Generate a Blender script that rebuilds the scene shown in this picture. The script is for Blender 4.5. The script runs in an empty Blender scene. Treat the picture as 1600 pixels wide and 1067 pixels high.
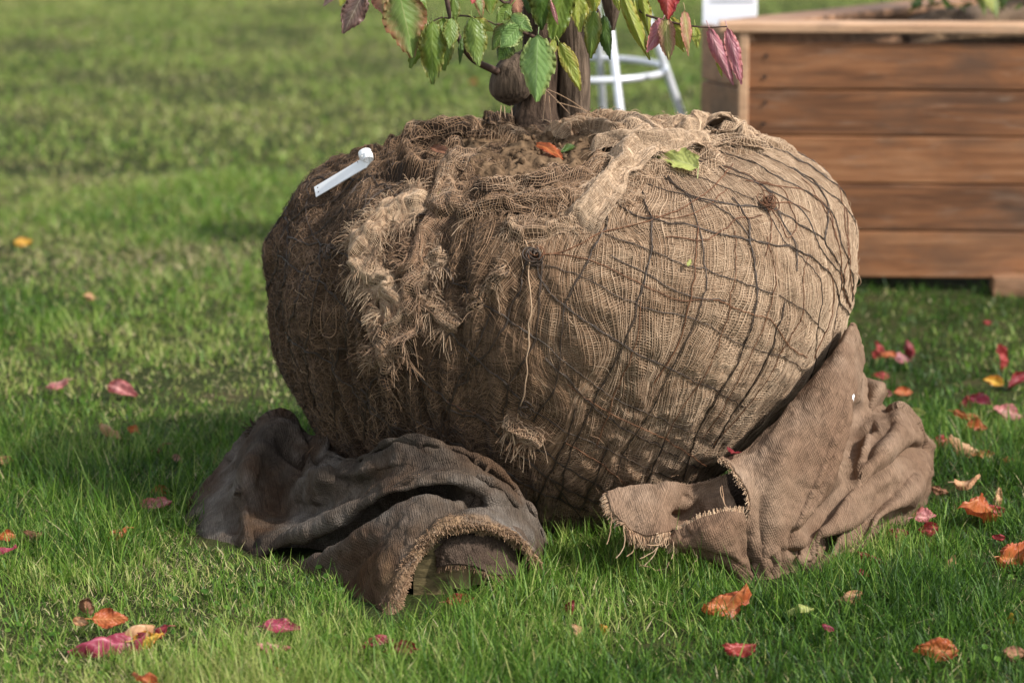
import bpy, math, random
import numpy as np
from mathutils import Vector
from mathutils.bvhtree import BVHTree
from mathutils.kdtree import KDTree

S = bpy.context.scene
C = S.collection
R = math.radians
# ------------------------------------------------------------------ camera, light, exposure
CAMZ = 1.2
PITCH = math.atan(843.0 / 4444.4)
F = 4444.4
cam_d = bpy.data.cameras.new('camera'); cam = bpy.data.objects.new('camera', cam_d); C.objects.link(cam)
cam.location = (0, 0, CAMZ); cam.rotation_euler = (math.pi / 2 - PITCH, 0, 0)
cam_d.lens = 100; cam_d.sensor_width = 36; cam_d.clip_end = 500; cam_d.clip_start = 0.1
cam_d.dof.use_dof = True; cam_d.dof.focus_distance = 4.5; cam_d.dof.aperture_fstop = 4.2
S.camera = cam
SUN_AZ, SUN_EL = R(26), R(41)          # sun stands to the right and a little towards the camera
sd = Vector((math.cos(SUN_EL) * math.cos(SUN_AZ), -math.cos(SUN_EL) * math.sin(SUN_AZ), math.sin(SUN_EL)))
w = bpy.data.worlds.new("World"); S.world = w; w.use_nodes = True
nt = w.node_tree; sky = nt.nodes.new('ShaderNodeTexSky'); sky.sky_type = 'NISHITA'; sky.sun_disc = False
sky.sun_elevation = SUN_EL; sky.sun_rotation = math.atan2(sd.x, sd.y)
hs = nt.nodes.new('ShaderNodeHueSaturation'); hs.inputs['Saturation'].default_value = 0.35   # desaturated so the sky's fill leaves shaded sides less blue
nt.links.new(sky.outputs[0], hs.inputs['Color'])
bg = nt.nodes['Background']; nt.links.new(hs.outputs[0], bg.inputs[0]); bg.inputs[1].default_value = 0.15
sl = bpy.data.lights.new('sun', 'SUN'); so = bpy.data.objects.new('sun', sl); C.objects.link(so)
sl.energy = 3.3; sl.angle = R(2.2); sl.color = (1.0, 0.94, 0.87)
so.rotation_euler = sd.to_track_quat('Z', 'Y').to_euler()
S.view_settings.view_transform = 'Standard'; S.view_settings.look = 'None'
S.view_settings.exposure = 0.8; S.view_settings.gamma = 1

# ------------------------------------------------------------------ numpy helpers
rng = np.random.default_rng(7)
CP, SP = math.cos(PITCH), math.sin(PITCH)
def ray(px, py):
    a = (px - 800) / F; b = (533.5 - py) / F
    return np.array([a, CP + b * SP, -SP + b * CP])
def P(px, py, Y):
    d = ray(px, py); t = Y / d[1]
    return np.array([d[0] * t, Y, CAMZ + d[2] * t])
def G(px, py, z=0.0):
    d = ray(px, py); t = (z - CAMZ) / d[2]
    return np.array([d[0] * t, d[1] * t, z])

def _h(i, j, k, s):
    n = (i * 374761393 + j * 668265263 + k * 2147483647 + s * 974634777) & 0xffffffff
    n = ((n ^ (n >> 13)) * 1274126177) & 0xffffffff
    return ((n ^ (n >> 16)) & 0xffff) / 65535.0
def noise(p, seed=0):
    p = np.asarray(p, float); f = np.floor(p).astype(np.int64); t = p - f; t = t * t * (3 - 2 * t)
    i, j, k = f[..., 0], f[..., 1], f[..., 2]; r = 0
    for a in (0, 1):
        for b in (0, 1):
            for c in (0, 1):
                wgt = (t[..., 0] if a else 1 - t[..., 0]) * (t[..., 1] if b else 1 - t[..., 1]) * (t[..., 2] if c else 1 - t[..., 2])
                r = r + wgt * _h(i + a, j + b, k + c, seed)
    return r * 2 - 1
def fbm(p, o=3, seed=0):
    r = 0; a = 1; p = np.asarray(p, float)
    for q in range(o):
        r = r + a * noise(p * 2 ** q + 17.3 * q, seed + q); a *= .5
    return r
def st(*a): return np.stack(np.broadcast_arrays(*a), -1)
def nrm(v): return v / np.maximum(np.linalg.norm(v, axis=-1, keepdims=True), 1e-9)
def smooth(e0, e1, x): t = np.clip((x - e0) / (e1 - e0), 0, 1); return t * t * (3 - 2 * t)

def resample(pts, n):
    """Catmull-Rom through pts (k,3) to n points evenly by chord."""
    p = np.asarray(pts, float); k = len(p)
    if k == 2: return p[0] + (p[1] - p[0]) * np.linspace(0, 1, n)[:, None]
    d = np.r_[0, np.cumsum(np.linalg.norm(np.diff(p, axis=0), axis=1) ** .5 + 1e-6)]
    return crom(p, d / d[-1], np.linspace(0, 1, n))
def crom(p, knots, t):
    k = len(p); m = np.zeros_like(p)
    h = np.diff(knots).reshape((-1,) + (1,) * (p.ndim - 1)); s = np.diff(p, axis=0) / h
    m[1:-1] = (s[:-1] * h[1:] + s[1:] * h[:-1]) / (h[1:] + h[:-1]); m[0] = s[0]; m[-1] = s[-1]
    i = np.clip(np.searchsorted(knots, t, 'right') - 1, 0, k - 2)
    hh = h[i]; u = ((t - knots[i])).reshape((-1,) + (1,) * (p.ndim - 1)) / hh
    return ((2 * u**3 - 3 * u**2 + 1) * p[i] + (u**3 - 2 * u**2 + u) * hh * m[i]
            + (-2 * u**3 + 3 * u**2) * p[i + 1] + (u**3 - u**2) * hh * m[i + 1])
def spline_grid(rows, nu, nv):
    """rows of control points -> (nv,nu,3) grid."""
    rr = np.array([crom(np.asarray(r, float), np.linspace(0, 1, len(r)), np.linspace(0, 1, nu)) for r in rows])
    return crom(rr, np.linspace(0, 1, len(rows)), np.linspace(0, 1, nv))
def gnormals(Gd):
    du = np.gradient(Gd, axis=1); dv = np.gradient(Gd, axis=0)
    return nrm(np.cross(du, dv))
def bil(Gd, v, u):
    """sample grid at fractional 0..1 coordinates (v rows, u columns)"""
    nv, nu = Gd.shape[:2]
    y = np.clip(v, 0, 1) * (nv - 1); x = np.clip(u, 0, 1) * (nu - 1)
    j = np.minimum(y.astype(int), nv - 2); i = np.minimum(x.astype(int), nu - 2)
    a = (y - j)[..., None]; b = (x - i)[..., None]
    return (Gd[j, i] * (1 - a) * (1 - b) + Gd[j, i + 1] * (1 - a) * b + Gd[j + 1, i] * a * (1 - b) + Gd[j + 1, i + 1] * a * b)

# ------------------------------------------------------------------ mesh builder
class MB:
    def __init__(s): s.V = []; s.Q = []; s.T = []; s.tint = []; s.UV = []; s.n = 0
    def add(s, V, Q=None, T=None, tint=0.5, uv=None):
        V = np.asarray(V, float).reshape(-1, 3); m = len(V)
        s.V.append(V)
        if Q is not None and len(Q): s.Q.append(np.asarray(Q, int).reshape(-1, 4) + s.n)
        if T is not None and len(T): s.T.append(np.asarray(T, int).reshape(-1, 3) + s.n)
        s.tint.append(np.broadcast_to(np.asarray(tint, float).reshape(-1), (m,)) if np.size(tint) in (1, m) else np.resize(tint, m))
        s.UV.append(np.zeros((m, 2)) if uv is None else np.asarray(uv, float).reshape(-1, 2)); s.n += m
        return s
    def grid(s, Gd, tint=0.5, closed=False, uvscale=None):
        nv, nu = Gd.shape[:2]; id_ = np.arange(nv * nu).reshape(nv, nu)
        if closed: id_ = np.c_[id_, id_[:, :1]]
        Q = np.stack([id_[:-1, :-1], id_[:-1, 1:], id_[1:, 1:], id_[1:, :-1]], -1).reshape(-1, 4)
        lu = np.r_[0, np.cumsum(np.linalg.norm(np.diff(Gd, axis=1), axis=2).mean(0))]
        lv = np.r_[0, np.cumsum(np.linalg.norm(np.diff(Gd, axis=0), axis=2).mean(1))]
        uv = np.stack(np.meshgrid(lu, lv), -1)
        return s.add(Gd, Q, tint=tint, uv=uv)
    def tubes(s, Pt, rad, sides=3, tint=0.5, ref=None, taper=False):
        Pt = np.asarray(Pt, float)
        if Pt.ndim == 2: Pt = Pt[None]
        M, K = Pt.shape[:2]; t = nrm(np.gradient(Pt, axis=1))
        if ref is None: ref = nrm(rng.normal(size=(M, 1, 3)))
        n1 = nrm(np.cross(t, np.broadcast_to(ref, t.shape))); n2 = np.cross(t, n1)
        rad = np.asarray(rad, float)
        if rad.ndim == 0: rad = np.full((M, K), float(rad))
        elif rad.ndim == 1: rad = np.broadcast_to(rad[:, None] if len(rad) == M and M > 1 else rad[None, :], (M, K))
        if taper: rad = rad * np.r_[np.linspace(.5, 1, max(K // 4, 1)), np.ones(K - 2 * max(K // 4, 1)), np.linspace(1, .25, max(K // 4, 1))]
        a = np.arange(sides) * 2 * math.pi / sides
        V = Pt[:, :, None] + rad[:, :, None, None] * (n1[:, :, None] * np.cos(a)[:, None] + n2[:, :, None] * np.sin(a)[:, None])
        id_ = np.arange(M * K * sides).reshape(M, K, sides); nx = np.roll(id_, -1, 2)
        Q = np.stack([id_[:, :-1], nx[:, :-1], nx[:, 1:], id_[:, 1:]], -1).reshape(-1, 4)
        tt = np.asarray(tint, float)
        if tt.ndim == 0: tt = np.full((M, K), float(tt))
        elif tt.ndim == 1: tt = np.broadcast_to(tt[:, None], (M, K))
        return s.add(V, Q, tint=np.repeat(tt.reshape(-1), sides))
    def box(s, lo, hi, tint=0.5, M=None, uvl=None, bev=0.0):
        lo = np.array(lo, float); hi = np.array(hi, float); c = (lo + hi) / 2; h = (hi - lo) / 2
        pts = []; 
        # chamfered box: each corner split in 3
        b = min(bev, h.min() * .8)
        idx = {}
        for sx in (-1, 1):
            for sy in (-1, 1):
                for sz in (-1, 1):
                    for ax in range(3):
                        v = np.array([sx, sy, sz]) * (h - b); v[ax] = (sx, sy, sz)[ax] * h[ax]
                        idx[(sx, sy, sz, ax)] = len(pts); pts.append(c + v)
        V = np.array(pts); Q = []; T = []
        def q(a, b_, c_, d): Q.append([a, b_, c_, d])
        for ax in range(3):
            o = [i for i in range(3) if i != ax]
            for sg in (-1, 1):
                f = []
                for (p, r) in ((-1, -1), (1, -1), (1, 1), (-1, 1)):
                    k = [0, 0, 0]; k[ax] = sg; k[o[0]] = p; k[o[1]] = r; f.append(idx[(*k, ax)])
                Q.append(f)
        for ax in range(3):
            o = [i for i in range(3) if i != ax]
            for s1 in (-1, 1):
                for s2 in (-1, 1):
                    def kk(e, a_):
                        k = [0, 0, 0]; k[ax] = e; k[o[0]] = s1; k[o[1]] = s2; return idx[(*k, a_)]
                    q(kk(-1, o[0]), kk(1, o[0]), kk(1, o[1]), kk(-1, o[1]))
        for sx in (-1, 1):
            for sy in (-1, 1):
                for sz in (-1, 1): T.append([idx[(sx, sy, sz, a)] for a in range(3)])
        if M is not None: V = V @ np.array(M)[:3, :3].T + np.array(M)[:3, 3]
        return s.add(V, Q, T, tint=tint)
    def build(s, name, mat, parent=None, smooth=True, fixn=False):
        V = np.concatenate(s.V); Q = np.concatenate(s.Q) if s.Q else np.zeros((0, 4), int); T = np.concatenate(s.T) if s.T else np.zeros((0, 3), int)
        me = bpy.data.meshes.new(name); me.vertices.add(len(V)); me.vertices.foreach_set('co', V.astype(np.float32).ravel())
        L = np.concatenate([Q.ravel(), T.ravel()]); nf = len(Q) + len(T)
        me.loops.add(len(L)); me.loops.foreach_set('vertex_index', L.astype(np.int32))
        me.polygons.add(nf)
        stt = np.concatenate([np.arange(len(Q)) * 4, len(Q) * 4 + np.arange(len(T)) * 3]).astype(np.int32)
        me.polygons.foreach_set('loop_start', stt)
        me.update(calc_edges=True)
        me.polygons.foreach_set('use_smooth', np.full(nf, smooth))
        at = me.attributes.new('tint', 'FLOAT', 'POINT'); at.data.foreach_set('value', np.concatenate(s.tint).astype(np.float32))
        UV = np.concatenate(s.UV); ul = me.uv_layers.new(name='uv'); ul.data.foreach_set('uv', UV[L].astype(np.float32).ravel())
        if fixn:
            import bmesh
            bm = bmesh.new(); bm.from_mesh(me); bmesh.ops.recalc_face_normals(bm, faces=bm.faces); bm.to_mesh(me); bm.free()
        for m in (mat if isinstance(mat, list) else [mat]): me.materials.append(m)
        me.validate()
        o = bpy.data.objects.new(name, me); C.objects.link(o)
        if parent is not None: o.parent = parent; o.matrix_parent_inverse = parent_inv(parent)
        return o
def parent_inv(p):
    from mathutils import Matrix
    m = Matrix.Translation(-p_world(p)); return m
def p_world(p):
    if p.type != 'EMPTY': return Vector((0, 0, 0))     # meshes under an Empty already sit at the world origin
    # every parent in this scene is only translated, and its children carry world coordinates
    return Vector(p.get('_w', (0, 0, 0)))
def empty(name, loc, label, cat, group=None):
    o = bpy.data.objects.new(name, None); C.objects.link(o); o.location = loc; o['_w'] = tuple(float(v) for v in loc)
    o.empty_display_size = .05
    tag(o, label, cat, group); return o
def tag(o, label=None, cat=None, group=None, kind=None):
    if label: o['label'] = label
    if cat: o['category'] = cat
    if group: o['group'] = group
    if kind: o['kind'] = kind
    return o

# ------------------------------------------------------------------ materials
class NT:
    def __init__(s, name):
        s.m = bpy.data.materials.new(name); s.m.use_nodes = True; s.t = s.m.node_tree; s.b = s.t.nodes['Principled BSDF']; s.out = s.t.nodes['Material Output']
    def n(s, typ, **k):
        x = s.t.nodes.new('ShaderNode' + typ)
        for a, b in k.items(): setattr(x, a, b)
        return x
    def l(s, a, b): s.t.links.new(a, b)
    def val(s, sock, v):
        if hasattr(v, 'is_output') or isinstance(v, bpy.types.NodeSocket): s.l(v, sock)
        else: sock.default_value = v
    def math(s, op, a, b=0.0, c=0.0, clamp=False):
        x = s.n('Math', operation=op, use_clamp=clamp); s.val(x.inputs[0], a); s.val(x.inputs[1], b); s.val(x.inputs[2], c); return x.outputs[0]
    def noise(s, scale, detail=4, vec=None, rough=.55, dist=0):
        x = s.n('TexNoise'); x.inputs['Scale'].default_value = scale; x.inputs['Detail'].default_value = detail; x.inputs['Roughness'].default_value = rough; x.inputs['Distortion'].default_value = dist
        s.l(vec if vec is not None else s.obj(), x.inputs['Vector']); return x.outputs['Fac']
    def obj(s):
        if not hasattr(s, '_o'): s._o = s.n('TexCoord')
        return s._o.outputs['Object']
    def uv(s): s.obj(); return s._o.outputs['UV']
    def scale(s, vec, sc):
        x = s.n('Mapping'); x.inputs['Scale'].default_value = sc; s.l(vec, x.inputs['Vector']); return x.outputs[0]
    def attr(s, nme='tint'):
        x = s.n('Attribute'); x.attribute_name = nme; return x.outputs['Fac']
    def ramp(s, fac, stops, interp='LINEAR'):
        x = s.n('ValToRGB'); x.color_ramp.interpolation = interp; e = x.color_ramp.elements
        while len(e) < len(stops): e.new(.5)
        for q, (p, c) in zip(e, stops): q.position = p; q.color = (*c, 1) if len(c) == 3 else c
        s.val(x.inputs[0], fac); return x.outputs[0]
    def mix(s, fac, a, b, mode='MIX'):
        x = s.n('Mix', data_type='RGBA', blend_type=mode); s.val(x.inputs[0], fac)
        s.val(x.inputs[6], (*a, 1) if isinstance(a, tuple) and len(a) == 3 else a); s.val(x.inputs[7], (*b, 1) if isinstance(b, tuple) and len(b) == 3 else b); return x.outputs[2]
    def bump(s, h, strength=.5, dist=.001, normal=None):
        x = s.n('Bump'); x.inputs['Strength'].default_value = strength; x.inputs['Distance'].default_value = dist; s.l(h, x.inputs['Height'])
        if normal is not None: s.l(normal, x.inputs['Normal'])
        return x.outputs[0]
    def fin(s, col, rough=.8, nrmal=None, spec=.3, metal=0, sheen=0, transl=0, tcol=None):
        s.val(s.b.inputs['Base Color'], (*col, 1) if isinstance(col, tuple) and len(col) == 3 else col); s.val(s.b.inputs['Roughness'], rough)
        s.b.inputs['Specular IOR Level'].default_value = spec; s.b.inputs['Metallic'].default_value = metal
        s.b.inputs['Sheen Weight'].default_value = sheen
        if nrmal is not None: s.l(nrmal, s.b.inputs['Normal'])
        if transl:
            t = s.n('BsdfTranslucent'); s.val(t.inputs[0], tcol if tcol is not None else ((*col, 1) if isinstance(col, tuple) else col))
            if nrmal is not None: s.l(nrmal, t.inputs['Normal'])
            mx = s.n('MixShader'); mx.inputs[0].default_value = transl
            s.l(s.b.outputs[0], mx.inputs[1]); s.l(t.outputs[0], mx.inputs[2]); s.l(mx.outputs[0], s.out.inputs[0])
        return s.m

def yarn_mat(name, dark, mid, light):
    t = NT(name); f = t.math('ADD', t.attr(), t.math('MULTIPLY', t.math('SUBTRACT', t.noise(14, 4), .5), .55))
    c = t.ramp(f, [(0, dark), (.5, mid), (1, light)])
    return t.fin(c, .85, spec=.15, sheen=.1)
M_YARN = yarn_mat('jute_yarn', (.048, .028, .015), (.265, .160, .090), (.57, .415, .275))
M_FRAY = yarn_mat('frayed_jute', (.16, .085, .045), (.34, .21, .125), (.58, .43, .28))

def cloth_mat(name, cols, weave=300, wamp=.0012, fuzz=.6, weavecol=.35, dirt=None, dirtamt=.6, dscale=6):
    """woven sacking: warp/weft threads in UV metres, fibre bump, stains"""
    t = NT(name); uv = t.uv()
    sep = t.n('SeparateXYZ'); wob = t.n('VectorMath', operation='ADD'); nz = t.n('TexNoise'); nz.inputs['Scale'].default_value = 25; t.l(uv, nz.inputs['Vector'])
    sc = t.n('VectorMath', operation='SCALE'); t.l(nz.outputs['Color'], sc.inputs[0]); sc.inputs['Scale'].default_value = .006
    t.l(uv, wob.inputs[0]); t.l(sc.outputs[0], wob.inputs[1]); t.l(wob.outputs[0], sep.inputs[0])
    u = t.math('MULTIPLY', sep.outputs[0], weave * math.pi); v = t.math('MULTIPLY', sep.outputs[1], weave * math.pi)
    su = t.math('SINE', u); sv = t.math('SINE', v)
    wv = t.math('MULTIPLY', su, sv)              # checker of over / under
    ta = t.noise(1.0, 2, t.scale(wob.outputs[0], (weave * 1.0, 45, 1))); tb = t.noise(1.0, 2, t.scale(wob.outputs[0], (45, weave * 1.0, 1)))
    th = t.math('ADD', t.math('MULTIPLY', t.math('ABSOLUTE', wv), .30), t.math('MULTIPLY', t.math('MAXIMUM', ta, tb), 1.0))
    n1 = t.noise(320, 3); n2 = t.noise(dscale, 6); n3 = t.noise(55, 4)
    h = t.math('ADD', t.math('MULTIPLY', th, 1.0), t.math('MULTIPLY', n1, fuzz))
    base = t.ramp(n2, [(.3, cols[0]), (.5, cols[1]), (.7, cols[2])])
    k = t.math('ADD', t.math('MULTIPLY', th, weavecol), t.math('MULTIPLY', n3, .9))
    k = t.math('ADD', k, .62 - weavecol * .5)
    col = t.mix(1.0, base, k, 'MULTIPLY')
    if dirt is not None:
        d = t.ramp(t.noise(3.2, 5, rough=.6, dist=.6), [(.42, (0, 0, 0)), (.62, (1, 1, 1))])
        col = t.mix(t.math('MULTIPLY', d, dirtamt), col, t.mix(1.0, dirt, k, 'MULTIPLY'))
    wf = t.math('MULTIPLY', t.math('SUBTRACT', t.attr(), .5), 2.0, clamp=True)
    col = t.mix(wf, col, t.mix(1.0, (.20, .125, .068), k, 'MULTIPLY'))
    return t.fin(col, .92, t.bump(h, 1.0, wamp), spec=.06)
M_SACKR = cloth_mat('brown_sacking', [(.110, .070, .045), (.160, .108, .072), (.225, .162, .115)], 330, .0022, .9, 1.25, (.10, .058, .036), .7)
M_SACKL = cloth_mat('dark_sacking', [(.020, .015, .012), (.056, .044, .034), (.130, .114, .098)], 300, .0030, 1.2, 1.5, (.045, .021, .009), .9, 9)  # near-black to grey brown, darker than the brown sacking
M_SACKI = cloth_mat('inner_sacking', [(.035, .025, .019), (.065, .047, .035), (.10, .075, .058)], 300, .0028, 1.0, 1.0, (.05, .03, .02), .5)

def ball_mat():
    t = NT('ball_burlap'); n2 = t.noise(9, 6); st_ = t.scale(t.obj(), (90, 90, 14)); n3 = t.noise(1.0, 4, st_); n1 = t.noise(260, 4)
    f = t.math('ADD', t.attr(), t.math('MULTIPLY', t.math('SUBTRACT', n2, .5), .9))
    f = t.math('ADD', f, t.math('MULTIPLY', t.math('SUBTRACT', n3, .5), .5))
    c = t.ramp(f, [(0, (.035, .022, .014)), (.35, (.085, .052, .030)), (.7, (.19, .125, .075)), (1, (.34, .24, .16))])
    c = t.mix(1, c, t.math('ADD', t.math('MULTIPLY', n1, .9), .55), 'MULTIPLY')
    h = t.math('ADD', t.math('MULTIPLY', n3, 1.2), n1)
    return t.fin(c, .95, t.bump(h, 1, .003), spec=.08, sheen=.1)
M_BALL = ball_mat()
def simple(name, c1, c2, sc=30, rough=.7, bump=.5, bd=.001, metal=0, spec=.3, detail=5, stretch=None, transl=0):
    t = NT(name); v = t.scale(t.obj(), stretch) if stretch else t.obj(); n = t.noise(sc, detail, v)
    c = t.ramp(n, [(.3, c1), (.7, c2)])
    return t.fin(c, rough, t.bump(n, bump, bd), metal=metal, spec=spec, transl=transl)
M_WIRE = simple('dark_wire', (.028, .019, .013), (.075, .050, .034), 60, .5, .3, .0005, spec=.4)
M_RUST = simple('rusty_wire', (.08, .032, .014), (.19, .085, .04), 60, .7, .3, .0005)
M_SOIL = simple('soil', (.05, .03, .017), (.20, .13, .075), 60, .95, 1, .006, spec=.1, detail=8)
M_BARK = simple('bark', (.03, .021, .015), (.175, .125, .088), 30, .9, 1, .012, spec=.15, stretch=(2.6, 2.6, .5), detail=8)
M_BARKD = simple('dark_bark', (.02, .013, .009), (.11, .072, .050), 34, .9, 1, .012, spec=.15, stretch=(2.6, 2.6, .45), detail=8)
M_TWIG = simple('twig_bark', (.035, .020, .015), (.10, .06, .042), 90, .7, .6, .001)
M_WHITE = simple('white_plastic', (.82, .82, .81), (.87, .87, .86), 20, .35, .05, .0005, spec=.5)
M_BLACK = simple('black_hole', (.01, .01, .01), (.02, .02, .02), 20, .8, .1)
M_METAL = simple('painted_white_metal', (.62, .64, .68), (.78, .80, .84), 12, .3, .1, .0003, metal=.25, spec=.6)
M_PAPER = simple('white_card', (.74, .76, .82), (.80, .82, .86), 4, .5, .02)
M_INK = simple('grey_ink', (.25, .27, .32), (.38, .4, .45), 40, .6, 0)
M_FRESH = simple('split_wood', (.50, .34, .17), (.68, .50, .28), 30, .7, .6, .001, stretch=(3, 3, .5))
M_MOSSY = simple('mossy_wood', (.045, .036, .015), (.17, .13, .06), 45, .9, 1, .003, stretch=(1, 1, 3), detail=8)
M_RUSTWOOD = simple('rust_brown_wood', (.08, .035, .014), (.20, .095, .04), 30, .85, .8, .002, stretch=(.5, 2, 2))

def wood_mat(name, c1, c2, c3):
    t = NT(name); o = t.obj(); v = t.scale(o, (1.2, 14, 22)); n = t.noise(2.4, 8, v, .6, .8); fine = t.noise(9, 3, t.scale(o, (1.5, 40, 60)))
    big = t.noise(2.2, 4); f = t.math('ADD', t.math('MULTIPLY', n, .65), t.math('MULTIPLY', big, .35))
    f = t.math('ADD', f, t.math('MULTIPLY', t.math('SUBTRACT', t.attr(), .5), .25))
    c = t.ramp(f, [(.34, c1), (.5, c2), (.66, c3)])
    stain = t.ramp(t.noise(3.1, 6, t.scale(o, (1, 2, 2.2)), .65, .5), [(.5, (0, 0, 0)), (.72, (1, 1, 1))])
    c = t.mix(t.math('MULTIPLY', stain, .7), c, (.07, .05, .036))
    ws = t.ramp(t.noise(5, 5, t.scale(o, (1, 3, 6)), .7, .3), [(.55, (0, 0, 0)), (.8, (1, 1, 1))]); c = t.mix(t.math('MULTIPLY', ws, .4), c, (.40, .30, .22))
    # knots
    vo = t.n('TexVoronoi'); vo.inputs['Scale'].default_value = 3.0; t.l(t.scale(o, (1, 1, 2.2)), vo.inputs['Vector'])
    kn = t.ramp(vo.outputs['Distance'], [(.03, (1, 1, 1)), (.09, (0, 0, 0))]); c = t.mix(t.math('MULTIPLY', kn, .55), c, (.05, .025, .012))
    h = t.math('ADD', n, fine)
    return t.fin(c, .62, t.bump(h, .6, .002), spec=.3)
M_PLANK = wood_mat('stained_plank', (.115, .048, .020), (.245, .102, .041), (.35, .165, .075))
M_RIM = wood_mat('bare_rim_board', (.36, .20, .11), (.50, .30, .175), (.60, .38, .23))
M_SIDE = wood_mat('weathered_board', (.14, .070, .036), (.25, .132, .070), (.36, .20, .11))

def leaf_mat(name, c1, c2, c3, vein, transl=.3, rough=.42):
    """c1 near the midrib, c2 in the blade, c3 at the margin; u along, v across (-1..1)"""
    t = NT(name); s = t.n('SeparateXYZ'); t.l(t.uv(), s.inputs[0]); u, v = s.outputs[0], s.outputs[1]
    av = t.math('ABSOLUTE', v)
    inf = t.n('ObjectInfo'); rnd = inf.outputs['Random']
    nz = t.noise(38, 5, rough=.65); e = t.math('ADD', av, t.math('MULTIPLY', t.math('SUBTRACT', nz, .5), 1.3))
    e = t.math('ADD', e, t.math('MULTIPLY', t.math('SUBTRACT', rnd, .5), .35))
    c = t.ramp(e, [(.05, c1), (.5, c2), (1, c3)])
    ph = t.math('MULTIPLY', t.math('SUBTRACT', u, t.math('MULTIPLY', av, .32)), 8.5)
    fr = t.math('ABSOLUTE', t.math('SUBTRACT', t.math('FRACT', ph), .5))
    ln = t.ramp(fr, [(.0, (1, 1, 1)), (.07, (0, 0, 0))]); md = t.ramp(av, [(.0, (1, 1, 1)), (.06, (0, 0, 0))])
    vv = t.math('MAXIMUM', t.math('MULTIPLY', ln, .55), md); c = t.mix(t.math('MULTIPLY', vv, .7), c, vein)
    fine = t.noise(220, 3); h = t.math('ADD', t.math('MULTIPLY', fr, 1.4), t.math('MULTIPLY', fine, .4))
    return t.fin(c, rough, t.bump(h, .5, .0012), spec=.4, transl=transl)
LM = {
 'g':  leaf_mat('green_leaf', (.15, .22, .035), (.11, .175, .025), (.17, .165, .03), (.23, .30, .08)),
 'dg': leaf_mat('dark_green_leaf', (.07, .13, .02), (.05, .10, .016), (.085, .105, .02), (.12, .19, .045)),
 'bg': leaf_mat('bright_green_leaf', (.20, .33, .09), (.17, .29, .075), (.27, .31, .09), (.33, .45, .19)),
 'yg': leaf_mat('yellow_green_leaf', (.27, .30, .045), (.22, .27, .035), (.32, .27, .05), (.40, .42, .13)),
 'gr': leaf_mat('green_leaf_with_brown_margin', (.15, .24, .05), (.14, .17, .045), (.28, .13, .06), (.30, .32, .12)),
 'pu': leaf_mat('purple_grey_leaf', (.14, .10, .07), (.12, .075, .065), (.18, .10, .08), (.30, .24, .19)),
 'pp': leaf_mat('pink_purple_leaf', (.42, .19, .20), (.33, .11, .14), (.45, .16, .15), (.60, .38, .38)),
 'ol': leaf_mat('olive_pink_leaf', (.24, .24, .06), (.30, .17, .09), (.42, .17, .12), (.50, .38, .20)),
 'r':  leaf_mat('red_leaf', (.40, .075, .06), (.33, .035, .03), (.22, .025, .03), (.62, .20, .20)),
 'dr': leaf_mat('dark_red_leaf', (.24, .025, .03), (.17, .015, .025), (.22, .03, .02), (.38, .10, .09)),
 'pk': leaf_mat('pink_leaf', (.58, .26, .24), (.50, .19, .19), (.42, .12, .11), (.74, .42, .38)),
 'mg': leaf_mat('magenta_leaf', (.36, .06, .10), (.28, .032, .062), (.25, .035, .045), (.70, .25, .33)),
 'or': leaf_mat('orange_leaf', (.46, .14, .045), (.40, .095, .03), (.28, .065, .025), (.68, .30, .12)),
 'tan': leaf_mat('tan_dry_leaf', (.52, .30, .16), (.44, .23, .11), (.28, .12, .05), (.60, .42, .26), .15, .7),
 'br': leaf_mat('brown_dry_leaf', (.26, .12, .06), (.20, .085, .045), (.12, .05, .025), (.36, .2, .11), .1, .7),
 'ye': leaf_mat('yellow_leaf', (.66, .42, .06), (.62, .34, .04), (.45, .17, .03), (.74, .55, .2)),
 'pg': leaf_mat('pale_green_leaf', (.42, .46, .14), (.38, .42, .12), (.34, .34, .10), (.55, .58, .26)),
}

# ------------------------------------------------------------------ ground and grass
def ground():
    t = NT('lawn_soil'); n = t.noise(6, 6); n2 = t.noise(120, 4)
    c = t.ramp(n, [(.3, (.022, .030, .009)), (.55, (.045, .055, .018)), (.75, (.09, .07, .036))])
    c = t.mix(1, c, t.math('ADD', n2, .4), 'MULTIPLY')
    m = t.fin(c, .95, t.bump(n2, 1, .01), spec=.05)
    x = np.linspace(-60, 60, 121); y = np.linspace(-10, 110, 121); X, Y = np.meshgrid(x, y)
    o = MB().grid(st(X, Y, X * 0.0)).build('lawn_ground', m); tag(o, kind='structure')
ground()

# footprints nothing may grow in: polygons on the ground
PLX, PLY = 0.60, 7.05
FOOT = [
    [(PLX - .10, PLY + .25), (PLX, PLY + .02), (PLX + 1.9, PLY - .09), (PLX + 1.9, PLY + 1.2), (PLX + .55, PLY + 1.2)],
    [G(*p)[:2] for p in [(300, 846), (345, 790), (420, 742), (480, 750), (560, 780), (700, 790), (830, 850), (838, 885), (780, 940), (655, 966), (606, 990), (562, 968), (520, 905), (470, 885), (405, 872), (330, 858)]],
    [G(*p)[:2] for p in [(1020, 840), (1150, 800), (1330, 700), (1432, 745), (1408, 818), (1300, 882), (1205, 938), (1145, 915), (1060, 872)]],
]
def inpoly(x, y, poly):
    ins = np.zeros(x.shape, bool); n = len(poly)
    for i in range(n):
        (x0, y0), (x1, y1) = poly[i], poly[(i + 1) % n]
        c = ((y0 > y) != (y1 > y)) & (x < (x1 - x0) * (y - y0) / (y1 - y0 + 1e-12) + x0); ins ^= c
    return ins
BX, BY = 0.085, 4.86
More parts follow.
